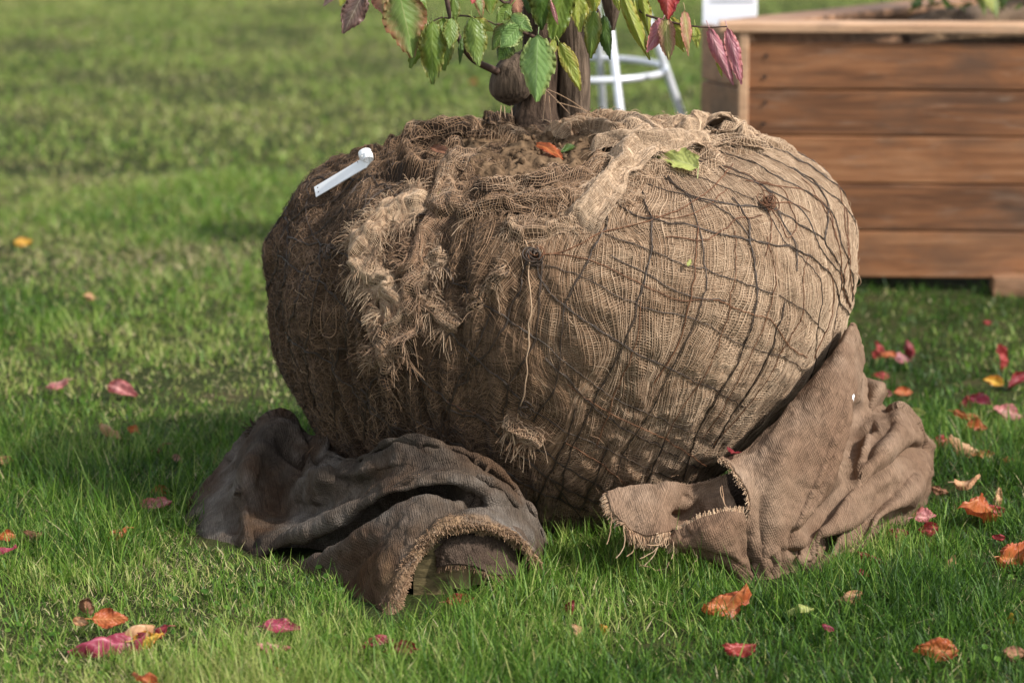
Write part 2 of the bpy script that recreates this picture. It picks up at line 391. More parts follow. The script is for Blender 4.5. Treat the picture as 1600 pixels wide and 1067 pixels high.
def blades(n, y0, y1, wmm, lmin, lmax, K, marg, seed):
    r = np.random.default_rng(seed)
    yy = np.sqrt(r.uniform(y0**2, y1**2, n)) if y0 > 3.9 else r.uniform(y0, y1, n)
    xx = r.uniform(-1, 1, n) * (yy * .182 + marg)
    # clumping: shift roots towards tuft centres
    cl = .018 if y1 < 6 else .022
    xx += cl * noise(st(xx * 28, yy * 28, 0), 5); yy += cl * noise(st(xx * 28, yy * 28, 3), 6)
    keep = np.ones(n, bool)
    for p in FOOT: keep &= ~inpoly(xx, yy, p)
    keep &= (xx - BX)**2 + (yy - BY)**2 > .27**2
    dn = fbm(st(xx * 5, yy * 5, 0), 3, 11) * (1 if y1 < 6 else .5)
    keep &= r.uniform(0, 1, n) < .82 + .5 * dn
    xx, yy, dn = xx[keep], yy[keep], dn[keep]; n = len(xx)
    tall = smooth(-.3, .9, fbm(st(xx * 3.1, yy * 3.1, 4), 3, 21) * (1 if y1 < 9.5 else .4))
    # longer uncut grass hugging the sacks and the ball
    near = np.exp(-((yy - 4.28) / .2)**2) * np.exp(-((xx - .1) / .8)**2)
    L = (lmin + (lmax - lmin) * r.uniform(0, 1, n)**1.7) * (.75 + .55 * tall) * (1 + .35 * near * r.uniform(.2, 1, n))
    az = r.uniform(0, 2 * math.pi, n) + 1.2 * noise(st(xx * 4, yy * 4, 9), 31)
    lean = np.abs(r.normal(.42, .38, n)); bend = np.abs(r.normal(.42, .36, n))
    tuft = r.uniform(size=n) < .05; L = np.where(tuft, L * 1.5, L); lean = np.where(tuft, lean * .6, lean)
    dry = fbm(st(xx * 2.2, yy * 2.2, 1), 3, 41)
    left = smooth(.1, -.6, xx)
    bank = np.exp(-((yy - 7.75 - .10 * xx) / .45)**2) * smooth(-.10, -.45, xx)
    patch = smooth(.15, .55, fbm(st(xx * 1.7, yy * 1.2, 6), 3, 47))
    pdry = np.clip(.06 + .20 * np.maximum(dry, 0) + .30 * patch * (.35 + .65 * left) + .10 * left * smooth(3.5, 4.5, yy) + .85 * bank * (.6 + .8 * fbm(st(xx * 2, yy * 2, 8), 2, 49)) + .05 * smooth(6, 10, yy), 0, .8)
    isd = r.uniform(0, 1, n) < pdry
    hue = np.clip(.335 + .19 * r.normal(size=n) + .30 * dry * (1 - .6 * smooth(6, 9, yy)) + .08 * left + .20 * smooth(5, 9, yy) + .22 * (1 - .6 * smooth(7, 10, yy)) * fbm(st(xx * 1.1, yy * .45, 2), 3, 43) + .11 * smooth(6.5, 9.5, yy) + .10 * bank, .02, .74)
    hue = np.maximum(hue, .33 * smooth(6, 9, yy) - .08 + .12 * r.uniform(size=n))
    tint = np.where(isd, r.uniform(.76, 1.0, n), hue)
    lean = np.where(isd, lean + .6, lean); L = np.where(isd, L * .75, L) * (1 - .35 * patch)
    d = st(np.cos(az), np.sin(az), 0 * az)
    tw = az + math.pi / 2 + r.normal(0, .7, n); wd = st(np.cos(tw), np.sin(tw), 0 * az)
    tt = np.linspace(0, 1, K)
    root = st(xx, yy, 0 * xx - .004)
    up = np.array([0, 0, 1.])
    ang = lean[:, None] * .7 + bend[:, None] * 1.5 * tt[None]**1.3       # angle from vertical along the blade
    ang = np.minimum(ang, 1.75)
    seg = L[:, None] / (K - 1); dx = np.cumsum(np.sin(ang) * seg, 1) - np.sin(ang[:, :1]) * seg; dz = np.cumsum(np.cos(ang) * seg, 1) - np.cos(ang[:, :1]) * seg
    c = root[:, None] + d[:, None] * dx[..., None] + up * np.maximum(dz, 0)[..., None]
    wv = wmm * .001 * (r.uniform(.55, 1.25, n))[:, None] * np.maximum(1 - tt**1.8, .06)[None]
    A = c + wd[:, None] * wv[..., None] * .5; B = c - wd[:, None] * wv[..., None] * .5
    V = np.stack([A, B], 2); id_ = np.arange(n * K * 2).reshape(n, K, 2)
    Q = np.stack([id_[:, :-1, 0], id_[:, :-1, 1], id_[:, 1:, 1], id_[:, 1:, 0]], -1)
    return V, Q, np.repeat(tint, K * 2)
def grass():
    t = NT('grass_blade'); a = t.attr()
    c = t.ramp(a, [(0, (.012, .040, .005)), (.3, (.062, .150, .014)), (.5, (.145, .265, .030)), (.70, (.29, .37, .085)), (.80, (.38, .34, .13)), (1, (.58, .49, .29))])
    m = t.fin(c, .5, spec=.3, transl=.32)
    b = MB()
    for a_ in [(250000, 3.45, 5.6, 2.3, .018, .070, 5, .35, 1), (150000, 5.5, 9.2, 3.4, .022, .060, 4, .35, 2), (170000, 9.0, 19.5, 6.5, .025, .060, 3, .5, 3)]:
        V, Q, tn = blades(*a_); b.add(V, Q, tint=tn)
    # clover leaflets and broad weeds low in the sward
    r = np.random.default_rng(9); n = 1500
    y = r.uniform(3.5, 5.2, n); x = r.uniform(-1, 1, n) * (y * .182 + .2)
    k = (fbm(st(x * 4, y * 4, 7), 2, 77) > .25)
    for p in FOOT: k &= ~inpoly(x, y, p)
    k &= (x - BX)**2 + (y - BY)**2 > .27**2
    x, y = x[k], y[k]; n = len(x); z = r.uniform(.006, .018, n); rad = r.uniform(.003, .0062, n)
    q = np.arange(7) * 2 * math.pi / 7; tilt = nrm(st(r.normal(0, .4, n), r.normal(-.3, .4, n), np.ones(n)))
    e1 = nrm(np.cross(tilt, np.array([0, 1., 0]))); e2 = np.cross(tilt, e1); ctr = st(x, y, z)
    V = ctr[:, None] + rad[:, None, None] * (e1[:, None] * np.cos(q)[:, None] + e2[:, None] * np.sin(q)[:, None])
    V = np.concatenate([ctr[:, None] - .0015 * tilt[:, None], V], 1); id_ = np.arange(n * 8).reshape(n, 8)
    T = np.concatenate([np.stack([id_[:, 0], id_[:, 1 + i], id_[:, 1 + (i + 1) % 7]], -1) for i in range(7)])
    b.add(V, None, T, tint=np.repeat(r.uniform(.15, .42, n), 8))
    o = b.build('grass', m, smooth=True); tag(o, 'green lawn grass with dry blades mixed in', 'grass', kind='stuff')
grass()

# ------------------------------------------------------------------ root ball of the young tree
tree = empty('young_tree', (BX, BY, 0), 'young tree with two stems and autumn leaves, its big root ball wrapped in netted burlap', 'tree')
PL = [(0, -.01), (.30, -.01), (.385, .06), (.433, .141), (.472, .218), (.497, .30), (.506, .39), (.497, .46), (.455, .52), (.39, .565), (.30, .60), (.2, .635), (.1, .65), (0, .655)]
PR = [(0, -.01), (.16, -.01), (.22, .03), (.32, .10), (.41, .19), (.475, .28), (.503, .39), (.502, .46), (.480, .525), (.43, .58), (.33, .625), (.22, .645), (.1, .655), (0, .655)]
PF = [(0, -.01), (.22, -.01), (.29, .04), (.36, .11), (.42, .20), (.46, .29), (.475, .38), (.465, .46), (.43, .525), (.37, .57), (.29, .60), (.2, .62), (.1, .64), (0, .645)]
PB = [(0, -.01), (.30, -.01), (.37, .06), (.42, .14), (.46, .22), (.485, .30), (.495, .38), (.48, .46), (.44, .53), (.37, .58), (.28, .615), (.2, .635), (.1, .65), (0, .655)]
NT_, NS_ = 760, 330
def profgrid(nt_, ns_):
    ss = np.linspace(0, 1, ns_); pr = [crom(np.array(p), np.linspace(0, 1, 14), ss) for p in (PR, PL, PF, PB)]
    th = np.linspace(0, 2 * math.pi, nt_, endpoint=False); c, s_ = np.cos(th), np.sin(th)
    wr, wl, wb, wf = np.where(c > 0, c, 0)**2, np.where(c < 0, c, 0)**2, np.where(s_ > 0, s_, 0)**2, np.where(s_ < 0, s_, 0)**2
    rz = pr[0][:, None] * wr[None, :, None] + pr[1][:, None] * wl[None, :, None] + pr[2][:, None] * wf[None, :, None] + pr[3][:, None] * wb[None, :, None]
    return st(BX + rz[..., 0] * c[None], BY + rz[..., 0] * s_[None], rz[..., 1])
G0 = profgrid(NT_, NS_)                       # (s, theta, 3)
def bvh_of(Gd, closed=True):
    nv, nu = Gd.shape[:2]; id_ = np.arange(nv * nu).reshape(nv, nu)
    if closed: id_ = np.c_[id_, id_[:, :1]]
    Q = np.stack([id_[:-1, :-1], id_[:-1, 1:], id_[1:, 1:], id_[1:, :-1]], -1).reshape(-1, 4)
    return BVHTree.FromPolygons(Gd.reshape(-1, 3).tolist(), Q.tolist())
small = G0[::5, ::5]; bv0 = bvh_of(small)
def hit(bv, px, py):
    d = Vector(ray(px, py)).normalized(); r_ = bv.ray_cast(Vector((0, 0, CAMZ)), d)
    if r_[0] is None:
        # just off the silhouette: nearest point to the ray at the ball's distance
        p = Vector((0, 0, CAMZ)) + d * ((BY - .05) / d.y); r_ = bv.find_nearest(p)
    n = r_[1]
    if n.dot(d) > 0: n = -n
    return np.array(r_[0]), np.array(n)
WD = [  # wires followed over the front of the ball
 [(1083,256),(1143,271),(1200,305)], [(1038,273),(1075,306),(1155,326),(1200,328),(1250,353),(1287,374)], [(1009,291),(1077,312),(1135,337),(1172,380)],
 [(939,316),(1011,345),(1085,361),(1172,380),(1246,394),(1287,423),(1328,502)],
 [(889,349),(939,370),(1011,392),(1077,423),(1102,427),(1176,452),(1238,477),(1287,522)],
 [(850,415),(906,434),(990,475),(1089,500),(1155,535),(1225,559),(1258,580)],
 [(835,405),(850,444),(881,477),(970,535),(1048,578),(1114,609),(1170,640)],
 [(838,530),(872,560),(924,600),(936,611),(989,642),(1014,651),(1076,677),(1118,697)],
 [(787,600),(823,634),(885,673),(952,704),(975,715),(1003,729),(1037,742),(1068,752)],
 [(700,640),(760,675),(817,704),(851,707),(880,727),(947,766)],
 [(685,414),(737,466),(790,496),(838,530)], [(659,462),(704,515),(745,560),(793,597),(823,634)],
 [(625,552),(680,610),(760,670),(830,725),(900,770),(950,790)],
 [(450,372),(520,390),(560,420),(625,470),(659,520)],[(430,400),(480,430),(560,500),(625,552)],
 [(440,520),(500,560),(580,640),(660,690)],[(860,750),(900,800),(930,835)],
 [(520,280),(565,290),(620,310),(650,335)],[(640,650),(720,705),(800,748),(860,778),(915,800)],[(560,610),(640,695),(700,735)],[(850,560),(880,585),(930,640),(975,672),(1030,700),(1090,735)],[(950,400),(1010,430),(1070,462),(1130,470)],[(560,250),(600,262),(640,275)],
]
WS = [
 [(1038,279),(1073,308),(1085,345),(1097,398),(1097,460),(1085,502),(1064,551),(1048,580),(1031,620),(1014,651),(975,715),(955,770)],
 [(1139,312),(1157,332),(1167,374),(1176,436),(1172,477),(1150,560),(1120,620),(1090,677),(1068,752)],
 [(1000,304),(1015,345),(1017,394),(992,473),(974,535),(945,592),(936,611),(905,673),(885,720),(875,780)],
 [(939,320),(947,349),(937,370),(904,434),(881,477),(873,551),(868,600),(830,660)],
 [(1204,324),(1238,386),(1240,427)], [(1235,268),(1262,283),(1287,324),(1287,374),(1316,427),(1328,497)],
 [(830,402),(815,440),(800,480),(770,540),(740,570),(700,640),(695,700)],[(704,515),(665,580),(655,640),(650,700)],
 [(850,410),(845,470),(838,530),(800,600),(790,640),(785,700)],
 [(620,480),(600,560),(575,620),(570,700)],[(560,420),(545,500),(520,600),(525,690)],[(500,400),(490,480),(480,560),(490,640)],
 [(770,480),(745,540),(715,600),(690,660),(680,720)],[(900,640),(880,700),(850,760),(835,800)],[(950,700),(930,750),(905,800)],[(1040,690),(1015,740),(990,780)],[(1220,470),(1205,530),(1185,590),(1150,650),(1120,700)],
 [(455,330),(445,400),(440,480),(460,580)],[(585,300),(570,340),(545,390),(560,420)],[(500,300),(480,350),(500,400)],
]
WR = [
 [(830,402),(889,392),(939,366),(1000,352),(1077,322),(1120,290),(1143,262)],
 [(1192,374),(1204,419),(1200,469),(1180,522),(1163,568),(1130,640),(1100,690)],
 [(1258,403),(1250,444),(1246,493),(1225,535),(1200,590),(1170,640),(1118,697)],
 [(1085,357),(1081,411),(1073,465),(1060,530),(1020,600)], [(1147,365),(1145,419),(1134,485),(1118,543),(1097,592),(1060,650),(1040,690)],
 [(850,400),(905,405),(960,425),(1010,450),(1060,470),(1110,468)],
 [(1110,470),(1160,485),(1200,500),(1230,540),(1260,560)],[(1135,300),(1100,330),(1060,345),(1010,340)],
 [(1200,330),(1215,350),(1228,375),(1240,360),(1235,330),(1215,300),(1180,290)],
 [(1160,290),(1225,300),(1262,310),(1287,330),(1300,370)],[(1250,285),(1290,340),(1308,390),(1318,450)],
 [(1185,345),(1150,350),(1100,380),(1040,375)],[(1290,420),(1300,470),(1290,520),(1270,560)],
 [(1195,322),(1170,285),(1130,270)],[(1195,322),(1230,320),(1262,335)],[(1195,322),(1200,360),(1192,400)],
 [(885,600),(940,640),(1000,668),(1060,700),(1110,735)],[(880,690),(930,720),(980,760),(1010,790)],
 [(660,600),(700,625),(740,655),(800,690)],[(1000,470),(990,540),(960,620),(930,700)],
 [(1300,300),(1318,350),(1326,400),(1330,470)],[(1310,330),(1322,380),(1320,440),(1325,490)],
]
def on_ball(bv, path, n_per=14):
    q = resample([(a, b, 0) for a, b in path], max(6, int(sum(math.dist(path[i], path[i + 1]) for i in range(len(path) - 1)) / 7)))
    o = [hit(bv, a[0], a[1]) for a in q]
    return np.array([x[0] for x in o]), np.array([x[1] for x in o])
wires = [(on_ball(bv0, p)[0], 'D') for p in WD + WS] + [(on_ball(bv0, p)[0], 'R') for p in WR]
# the net continues round the back and the far sides
rn = np.random.default_rng(3)
for k in range(22):
    th0 = R(-12 + k * 9.5)
    for sg in (1, -1):
        tt = np.linspace(.14, .80, 60); th = th0 + sg * (tt - .14) * 1.1 + .03 * np.sin(tt * 40 + k)
        wires.append((bil(np.concatenate([G0, G0[:, :1]], 1), tt, (th / (2 * math.pi)) % 1), 'D'))
kd = KDTree(sum(len(a) for a, _ in wires)); i_ = 0
for a, _ in wires:
    for p in a: kd.insert(p, i_); i_ += 1
kd.balance()
N0 = -gnormals(np.concatenate([G0, G0[:, :1]], 1))[:, :-1]
ctr = np.array([BX, BY, .33]); N0 = np.where(((G0 - ctr) * N0).sum(-1, keepdims=True) < 0, -N0, N0)
N0[-6:] = (0, 0, 1); N0[:6] = (0, 0, -1)
flat = G0.reshape(-1, 3); dist = np.full(len(flat), .2)
for i, p in enumerate(flat):
    dist[i] = kd.find(p)[2]
dist = dist.reshape(NS_, NT_)
X, Y, Z = G0[..., 0], G0[..., 1], G0[..., 2]; TH = np.arctan2(Y - BY, X - BX)
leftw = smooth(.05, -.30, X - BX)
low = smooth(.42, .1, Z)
def macro(Pw):
    return .009 * fbm(Pw * 5, 2, 3) + .003 * fbm(Pw * 14, 2, 5)
side = smooth(.57, .45, Z)
pil = .0065 * (1 - np.exp(-(dist / .018)**2)) * side * (1 - .45 * leftw)
pleat = -np.abs(fbm(st(np.cos(TH) * 17, np.sin(TH) * 17, Z * 3.0), 2, 8))
pleat2 = -np.abs(fbm(st(np.cos(TH) * 32, np.sin(TH) * 32, Z * 5.0), 2, 12))
D0 = macro(G0) + pil + side * (.016 * pleat * (.10 + 1.1 * leftw + .35 * low * smooth(.2, -.1, X - BX)) + .008 * pleat2 * (.2 + leftw)) + .0025 * fbm(G0 * 60, 2, 9)
D0 += .02 * leftw * smooth(.33, .5, Z) * fbm(G0 * 9, 2, 14)
G1 = G0 + N0 * D0[..., None]
G1w = np.concatenate([G1, G1[:, :1]], 1); N1w = np.concatenate([N0, N0[:, :1]], 1)
dark = np.clip(.55 + .34 * smooth(.0, .40, X - BX) - .22 * leftw - .12 * low + .12 * fbm(G0 * 6, 3, 50) - .06 * np.exp(-(dist / .005)**2), 0, 1)  # left side tinted darker: brown hairy burlap, plus some shade put into the colour
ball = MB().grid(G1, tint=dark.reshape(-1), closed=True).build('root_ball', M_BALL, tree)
ball['_w'] = tuple(tree.location)
bv1 = bvh_of(G1[::2, ::2])
def snap(pts, off):
    out = np.empty_like(pts)
    for i, p in enumerate(pts):
        r_ = bv1.find_nearest(Vector(p)); n = np.array(r_[1]); q = np.array(r_[0])
        if n.dot(q - ctr) < 0: n = -n
        out[i] = q + n * off
    return out
# --- netting
for kind, mat, rad, nm in (('D', M_WIRE, .0010, 'wire_netting'), ('R', M_RUST, .0009, 'rusty_wire_netting')):
    b = MB()
    for a, kk in wires:
        if kk != kind: continue
        n = max(8, int(np.linalg.norm(np.diff(a, axis=0), axis=1).sum() / .008)); q = resample(a, n)
        q = q + .0016 * rn.normal(size=(1, 3)); q = q + .0016 * np.stack([noise(st(q[:, 0] * 40, q[:, 1] * 40, q[:, 2] * 40 + 9 * j), 60 + j) for j in range(3)], -1)
        q = snap(q, .0040); b.tubes(q, rad * rn.uniform(.8, 1.15), 5, ref=np.array([.3, .5, .8]))
        if kind == 'D' and rn.uniform() < .7:      # a doubled strand, twisted beside the first
            q2 = q + .0022 * np.stack([np.sin(np.arange(n) * .9), np.zeros(n), np.cos(np.arange(n) * .9)], -1); b.tubes(q2, rad * .7, 4, ref=np.array([.3, .5, .8]))
    # knots where strands gather
    for (kx, ky, m) in (((833, 403, 9), (1196, 323, 3), (520, 395, 4), (823, 634, 3), (665, 345, 3)) if kind == 'D' else ((1196, 323, 10), (836, 400, 5), (812, 690, 3))):
        c, nn = hit(bv1, kx, ky)
        for q in range(m):
            a = np.linspace(0, 2 * math.pi * rn.uniform(.7, 1.4), 18); r_ = rn.uniform(.006, .016)
            e1 = nrm(np.cross(nn, rn.normal(size=3))); e2 = np.cross(nn, e1) * rn.uniform(.4, 1)
            b.tubes(c + nn * .005 + rn.normal(0, .003, 3) + (np.cos(a)[:, None] * e1 + np.sin(a)[:, None] * e2) * r_ + np.linspace(0, .012, 18)[:, None] * nn, rad, 4)
    o = b.build(nm, mat, ball)
# --- loosely woven gauze: every yarn is laid over the displaced ball
def ball_at(s, th, off):
    u = (th / (2 * math.pi)) % 1.0
    return bil(G1w, s, u) + bil(N1w, s, u) * np.asarray(off)[..., None]
b = MB(); K = 120
for fam in (0, 1):
    nl = 800 if fam == 0 else 240
    if fam == 0:
        th0 = np.linspace(0, 2 * math.pi, nl, endpoint=False)[:, None] + rn.normal(0, .003, (nl, 1)); s = np.linspace(.12, .86, K)[None] + 0 * th0
        th = th0 + 0 * s
    else:
        th = np.linspace(0, 2 * math.pi, 500)[None] + np.zeros((nl, 1)); s = np.linspace(.13, .85, nl)[:, None] + 0 * th
    q = st(np.cos(th) * 3.2, np.sin(th) * 3.2, s * 5)
    wA = fbm(q, 2, 70); wB = fbm(q, 2, 75); q2 = q * 5; wC = noise(q2, 80); wD = noise(q2, 84); q3 = q * 18; wE = noise(q3, 88); wF = noise(q3, 90)
    dth = .10 * wA + .010 * wC + .0036 * wE + ((.45 + .3 * wB) * (s - .5) if fam == 0 else 0); ds = .035 * wB + .005 * wD + .0022 * wF
    if fam == 1: ds = ds + .03 * np.sin(th * 3 + 1)
    pts = ball_at(s + ds, th + dth, .0012 + .0012 * np.abs(wC) + .0008 * (fam == 0) + .0008 * wE)
    xr = pts[..., 0].mean(1) - BX
    # drop most yarns of the hairy dark left side and cut the rest into runs
    Kc = pts.shape[1] - 1; L = 10; nseg = Kc // L
    seg = np.stack([pts[:, i * L:i * L + L + 1] for i in range(nseg)], 1).reshape(-1, L + 1, 3)
    mid = seg[:, L // 2]; lw = smooth(.0, -.30, mid[:, 0] - BX); back = mid[:, 1] > BY + .15
    pk = rn.uniform(size=len(seg)) > np.clip(.02 + .85 * lw, 0, .9); pk &= ~(back & (rn.uniform(size=len(seg)) < .5))
    seg = seg[pk]; mid = mid[pk]; lw = lw[pk]
    tn = .50 + .34 * smooth(-.1, .35, mid[:, 0] - BX) - .25 * lw - .08 * smooth(.35, .1, mid[:, 2]) + .10 * fbm(mid * 6, 2, 91) + rn.normal(0, .09, len(seg))  # yarns darker to the left, own brown and painted shade together
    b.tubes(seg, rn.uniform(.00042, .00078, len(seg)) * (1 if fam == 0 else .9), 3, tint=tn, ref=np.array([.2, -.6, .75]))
b.build('gauze_burlap', M_YARN, ball)
# --- loose fibres
def fibres(n, sfun, lo, hi, rad, tintf, wander=1.0, lift=.004, K=7, seed=1, vert=0.0):
    r = np.random.default_rng(seed); s, th = sfun(r, n)
    L = r.uniform(lo, hi, n); a = r.uniform(0, 2 * math.pi, n)
    if vert: a = np.where(r.uniform(size=n) < vert, math.pi / 2 + r.normal(0, .35, n), a)
    ca = np.cumsum(np.c_[a, r.normal(0, .45 * wander, (n, K - 1))], 1); step = L[:, None] / K
    rr = .45; dth = np.cumsum(np.cos(ca) * step, 1) / rr; ds = np.cumsum(np.sin(ca) * step, 1) / 1.35
    off = .001 + lift * np.abs(np.cumsum(r.normal(0, .4, (n, K)), 1)) * r.uniform(0, 1, (n, 1))**2
    pts = ball_at(s[:, None] + ds, th[:, None] + dth, off)
    return pts, r.uniform(.6, 1.15, n) * rad, tintf(pts[:, 0], r)
b = MB()
fr = lambda r, n: (r.uniform(.14, .84, n), r.uniform(-math.pi - .35, .35, n))
def tf(p, r): return np.clip(.45 + .35 * smooth(-.1, .35, p[:, 0] - BX) - .25 * smooth(.05, -.25, p[:, 0] - BX) - .15 * smooth(.3, .1, p[:, 2]) + r.normal(0, .2, len(p)), 0, 1.1)  # fibre tint drops on the left, partly shade in the colour
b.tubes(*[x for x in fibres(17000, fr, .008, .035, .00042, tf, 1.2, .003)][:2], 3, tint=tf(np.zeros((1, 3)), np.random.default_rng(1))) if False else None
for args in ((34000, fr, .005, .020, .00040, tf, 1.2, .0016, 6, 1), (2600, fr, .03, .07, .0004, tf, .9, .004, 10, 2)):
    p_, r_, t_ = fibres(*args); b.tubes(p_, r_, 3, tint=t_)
# hairy left flank, fibres combed downwards
fl = lambda r, n: (r.uniform(.16, .88, n), r.uniform(-math.pi - .5, -math.pi * .60, n))
p_, r_, t_ = fibres(17000, fl, .02, .06, .0006, lambda p, r: np.clip(.20 + r.normal(0, .16, len(p)) + .12 * fbm(p * 12, 2, 5), 0, .7), .7, .004, 8, 4, .75); b.tubes(p_, r_, 3, tint=t_)
b.build('loose_fibres', M_YARN, ball)

# --- rumpled top cloth, as a height field over the ball's top
nx, ny = 420, 300
xs = np.linspace(-.42, .46, nx); ys = np.linspace(-.42, .33, ny); XX, YY = np.meshgrid(xs, ys)
zt = np.empty((ny, nx)); okm = np.zeros((ny, nx), bool)
bvt = bvh_of(G1[::3, ::3])
for j in range(0, ny, 3):
    for i in range(0, nx, 3):
        r_ = bvt.ray_cast(Vector((BX + xs[i], BY + ys[j], 2)), Vector((0, 0, -1)))
        zt[j:j + 3, i:i + 3] = r_[0].z if r_[0] else .3
def blur(a, k):
    for _ in range(k):
        a = (a + np.roll(a, 1, 0) + np.roll(a, -1, 0) + np.roll(a, 1, 1) + np.roll(a, -1, 1)) / 5
    return a
zt = blur(zt, 12)
p3 = st(XX, YY, 0 * XX); wx = fbm(p3 * 5, 3, 100); wy = fbm(p3 * 5 + 7, 3, 105)
rad = np.sqrt(XX**2 + (YY)**2)
ang = np.arctan2(YY, XX)
fold1 = 1 - np.abs(np.sin((YY * 26 + wx * 2.6 + .8 * XX)))
fold2 = 1 - np.abs(np.sin((XX * 22 - YY * 9 + wy * 3.2)))
fold3 = 1 - np.abs(noise(p3 * 26 + st(wx, wy, 0 * wx) * 1.2, 110)) * 1.6
amp = .35 + .65 * smooth(.10, .25, rad) * smooth(.40, .30, rad)
amp = amp * (1 - .55 * smooth(-.05, .12, YY)) * (1 - .35 * smooth(.05, .25, XX)) * (1 - .4 * np.exp(-((XX + .04) / .12)**2 - ((YY + .30) / .14)**2))
h = .003 + amp * (.020 * fold1**2 * smooth(.15, -.1, XX) + .016 * fold2**2 + .012 * fold3) + .008 * fbm(p3 * 40, 2, 112)
# specific big folds (x, y, sx, sy, rot, height)
for (px_, py_, sx, sy, ro, hh) in ((1110, 212, .075, .035, -.1, .016), (1040, 218, .05, .03, .4, .008), (985, 228, .035, .07, .2, .034), (700, 225, .12, .022, .15, .022),
                               (930, 205, .06, .03, -.2, .022), (640, 300, .03, .07, .2, .02), (780, 330, .10, .018, .05, .018), (900, 320, .03, .045, -.3, .02), (1180, 235, .06, .02, -.5, .012), (735, 212, .07, .02, .2, .018)):
    c = hit(bv1, px_, py_)[0]; dx = XX + BX - c[0]; dy = YY + BY - c[1]; u = dx * math.cos(ro) + dy * math.sin(ro); v = -dx * math.sin(ro) + dy * math.cos(ro)
    h += hh * np.exp(-(u / sx)**2 - (v / sy)**2)
h *= 1 - .5 * smooth(.02, .15, YY)
c = hit(bv1, 815, 258)[0]; e = np.sqrt(((XX + BX - c[0] + .0) / .105)**2 + ((YY + BY - c[1]) / .125)**2) + .22 * fbm(p3 * 14, 3, 120)
soilm = smooth(1.05, .80, e); h = h * (1 - soilm) - .03 * soilm
edge = .395 + .05 * fbm(st(np.cos(ang) * 3, np.sin(ang) * 3, 0 * ang), 3, 130) - .05 * smooth(.0, .3, XX) * smooth(.1, -.2, YY) - .03 * smooth(-.1, .2, XX) * smooth(0, -.2, YY)
out = smooth(edge - .015, edge + .01, rad * (1 + .0 * XX)); h = h * (1 - out) - .02 * out
ZZ = zt + h; TOP = st(XX + BX, YY + BY, ZZ)
tint_t = np.clip(.42 + .38 * smooth(.0, .22, XX) - .20 * smooth(-.05, -.28, XX) + .18 * (h - .02) / .03 + .12 * fbm(p3 * 9, 3, 140), .02, .95)  # grey-brown left and tan right, with some shade painted in on the left
b = MB(); 
keepf = (out < .97) & (soilm < .97)
id_ = np.arange(nx * ny).reshape(ny, nx); Q = np.stack([id_[:-1, :-1], id_[:-1, 1:], id_[1:, 1:], id_[1:, :-1]], -1); kf = keepf[:-1, :-1] & keepf[1:, 1:]
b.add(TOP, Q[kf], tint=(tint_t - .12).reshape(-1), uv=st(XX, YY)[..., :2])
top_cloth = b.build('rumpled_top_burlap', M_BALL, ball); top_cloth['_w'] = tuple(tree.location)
def grid_yarns(b, Gd, valid, tintg, nA, nB, rad, K=60, wob=.006, off=.0012, seed=0, rnd=.10, skew=0.0, L=8):
    r = np.random.default_rng(seed); Nn = gnormals(Gd); Nn = np.where(Nn[..., 2:] < 0, -Nn, Nn) if valid is not None else Nn
    for fam, n in ((0, nA), (1, nB)):
        if n == 0: continue
        a = np.linspace(.002, .998, n)[:, None] + r.normal(0, .2 / n, (n, 1)); t = np.linspace(0, 1, K * L + 1)[None] + 0 * a
        w1 = fbm(st(a * 12, t * 12, 5 + fam), 2, seed + 3); w2 = noise(st(a * n * .5, t * 90, fam), seed + 8)
        u, v = (a + wob * w1 + .0015 * w2 + skew * (t - .5), t) if fam == 0 else (t, a + wob * w1 + .0015 * w2 + skew * (t - .5))
        p = bil(Gd, v, u) + bil(Nn, v, u) * (off + off * w2[..., None] * .6)
        tg = bil(tintg[..., None], v, u)[..., 0]; vm = (bil(valid.astype(float)[..., None], v, u)[..., 0] > .7) if valid is not None else np.ones(t.shape, bool)
        vm &= (u > 0) & (u < 1) & (v > 0) & (v < 1)
        seg = np.stack([p[:, i * L:i * L + L + 1] for i in range(K)], 1).reshape(-1, L + 1, 3)
        tt = np.stack([tg[:, i * L + L // 2] for i in range(K)], 1).reshape(-1); ok = np.stack([vm[:, i * L:i * L + L + 1].all(1) for i in range(K)], 1).reshape(-1)
        ok &= r.uniform(size=len(ok)) > .06
        seg = seg[ok]; tt = tt[ok] + r.normal(0, rnd, len(seg))
        b.tubes(seg, r.uniform(.75, 1.2, len(seg)) * rad, 3, tint=tt, ref=np.array([.2, -.6, .75]))
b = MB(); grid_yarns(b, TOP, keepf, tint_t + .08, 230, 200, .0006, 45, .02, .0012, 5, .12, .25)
# stray hairs on the top cloth
r = np.random.default_rng(31); n = 5000; u = r.uniform(.03, .97, n); v = r.uniform(.03, .97, n); Kf = 7
ca = np.cumsum(np.c_[r.uniform(0, 6.28, n), r.normal(0, .6, (n, Kf - 1))], 1); stp = r.uniform(.01, .045, n)[:, None] / Kf
uu = u[:, None] + np.cumsum(np.cos(ca) * stp, 1) / .88; vv = v[:, None] + np.cumsum(np.sin(ca) * stp, 1) / .75
p = bil(TOP, vv, uu); p[..., 2] += .002 + .006 * np.abs(np.cumsum(r.normal(0, .3, (n, Kf)), 1)) * r.uniform(0, 1, (n, 1))**2
ok = bil((keepf).astype(float)[..., None], v, u)[:, 0] > .9
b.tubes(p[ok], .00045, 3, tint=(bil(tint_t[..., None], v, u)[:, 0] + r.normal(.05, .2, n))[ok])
b.build('top_yarns', M_YARN, ball)
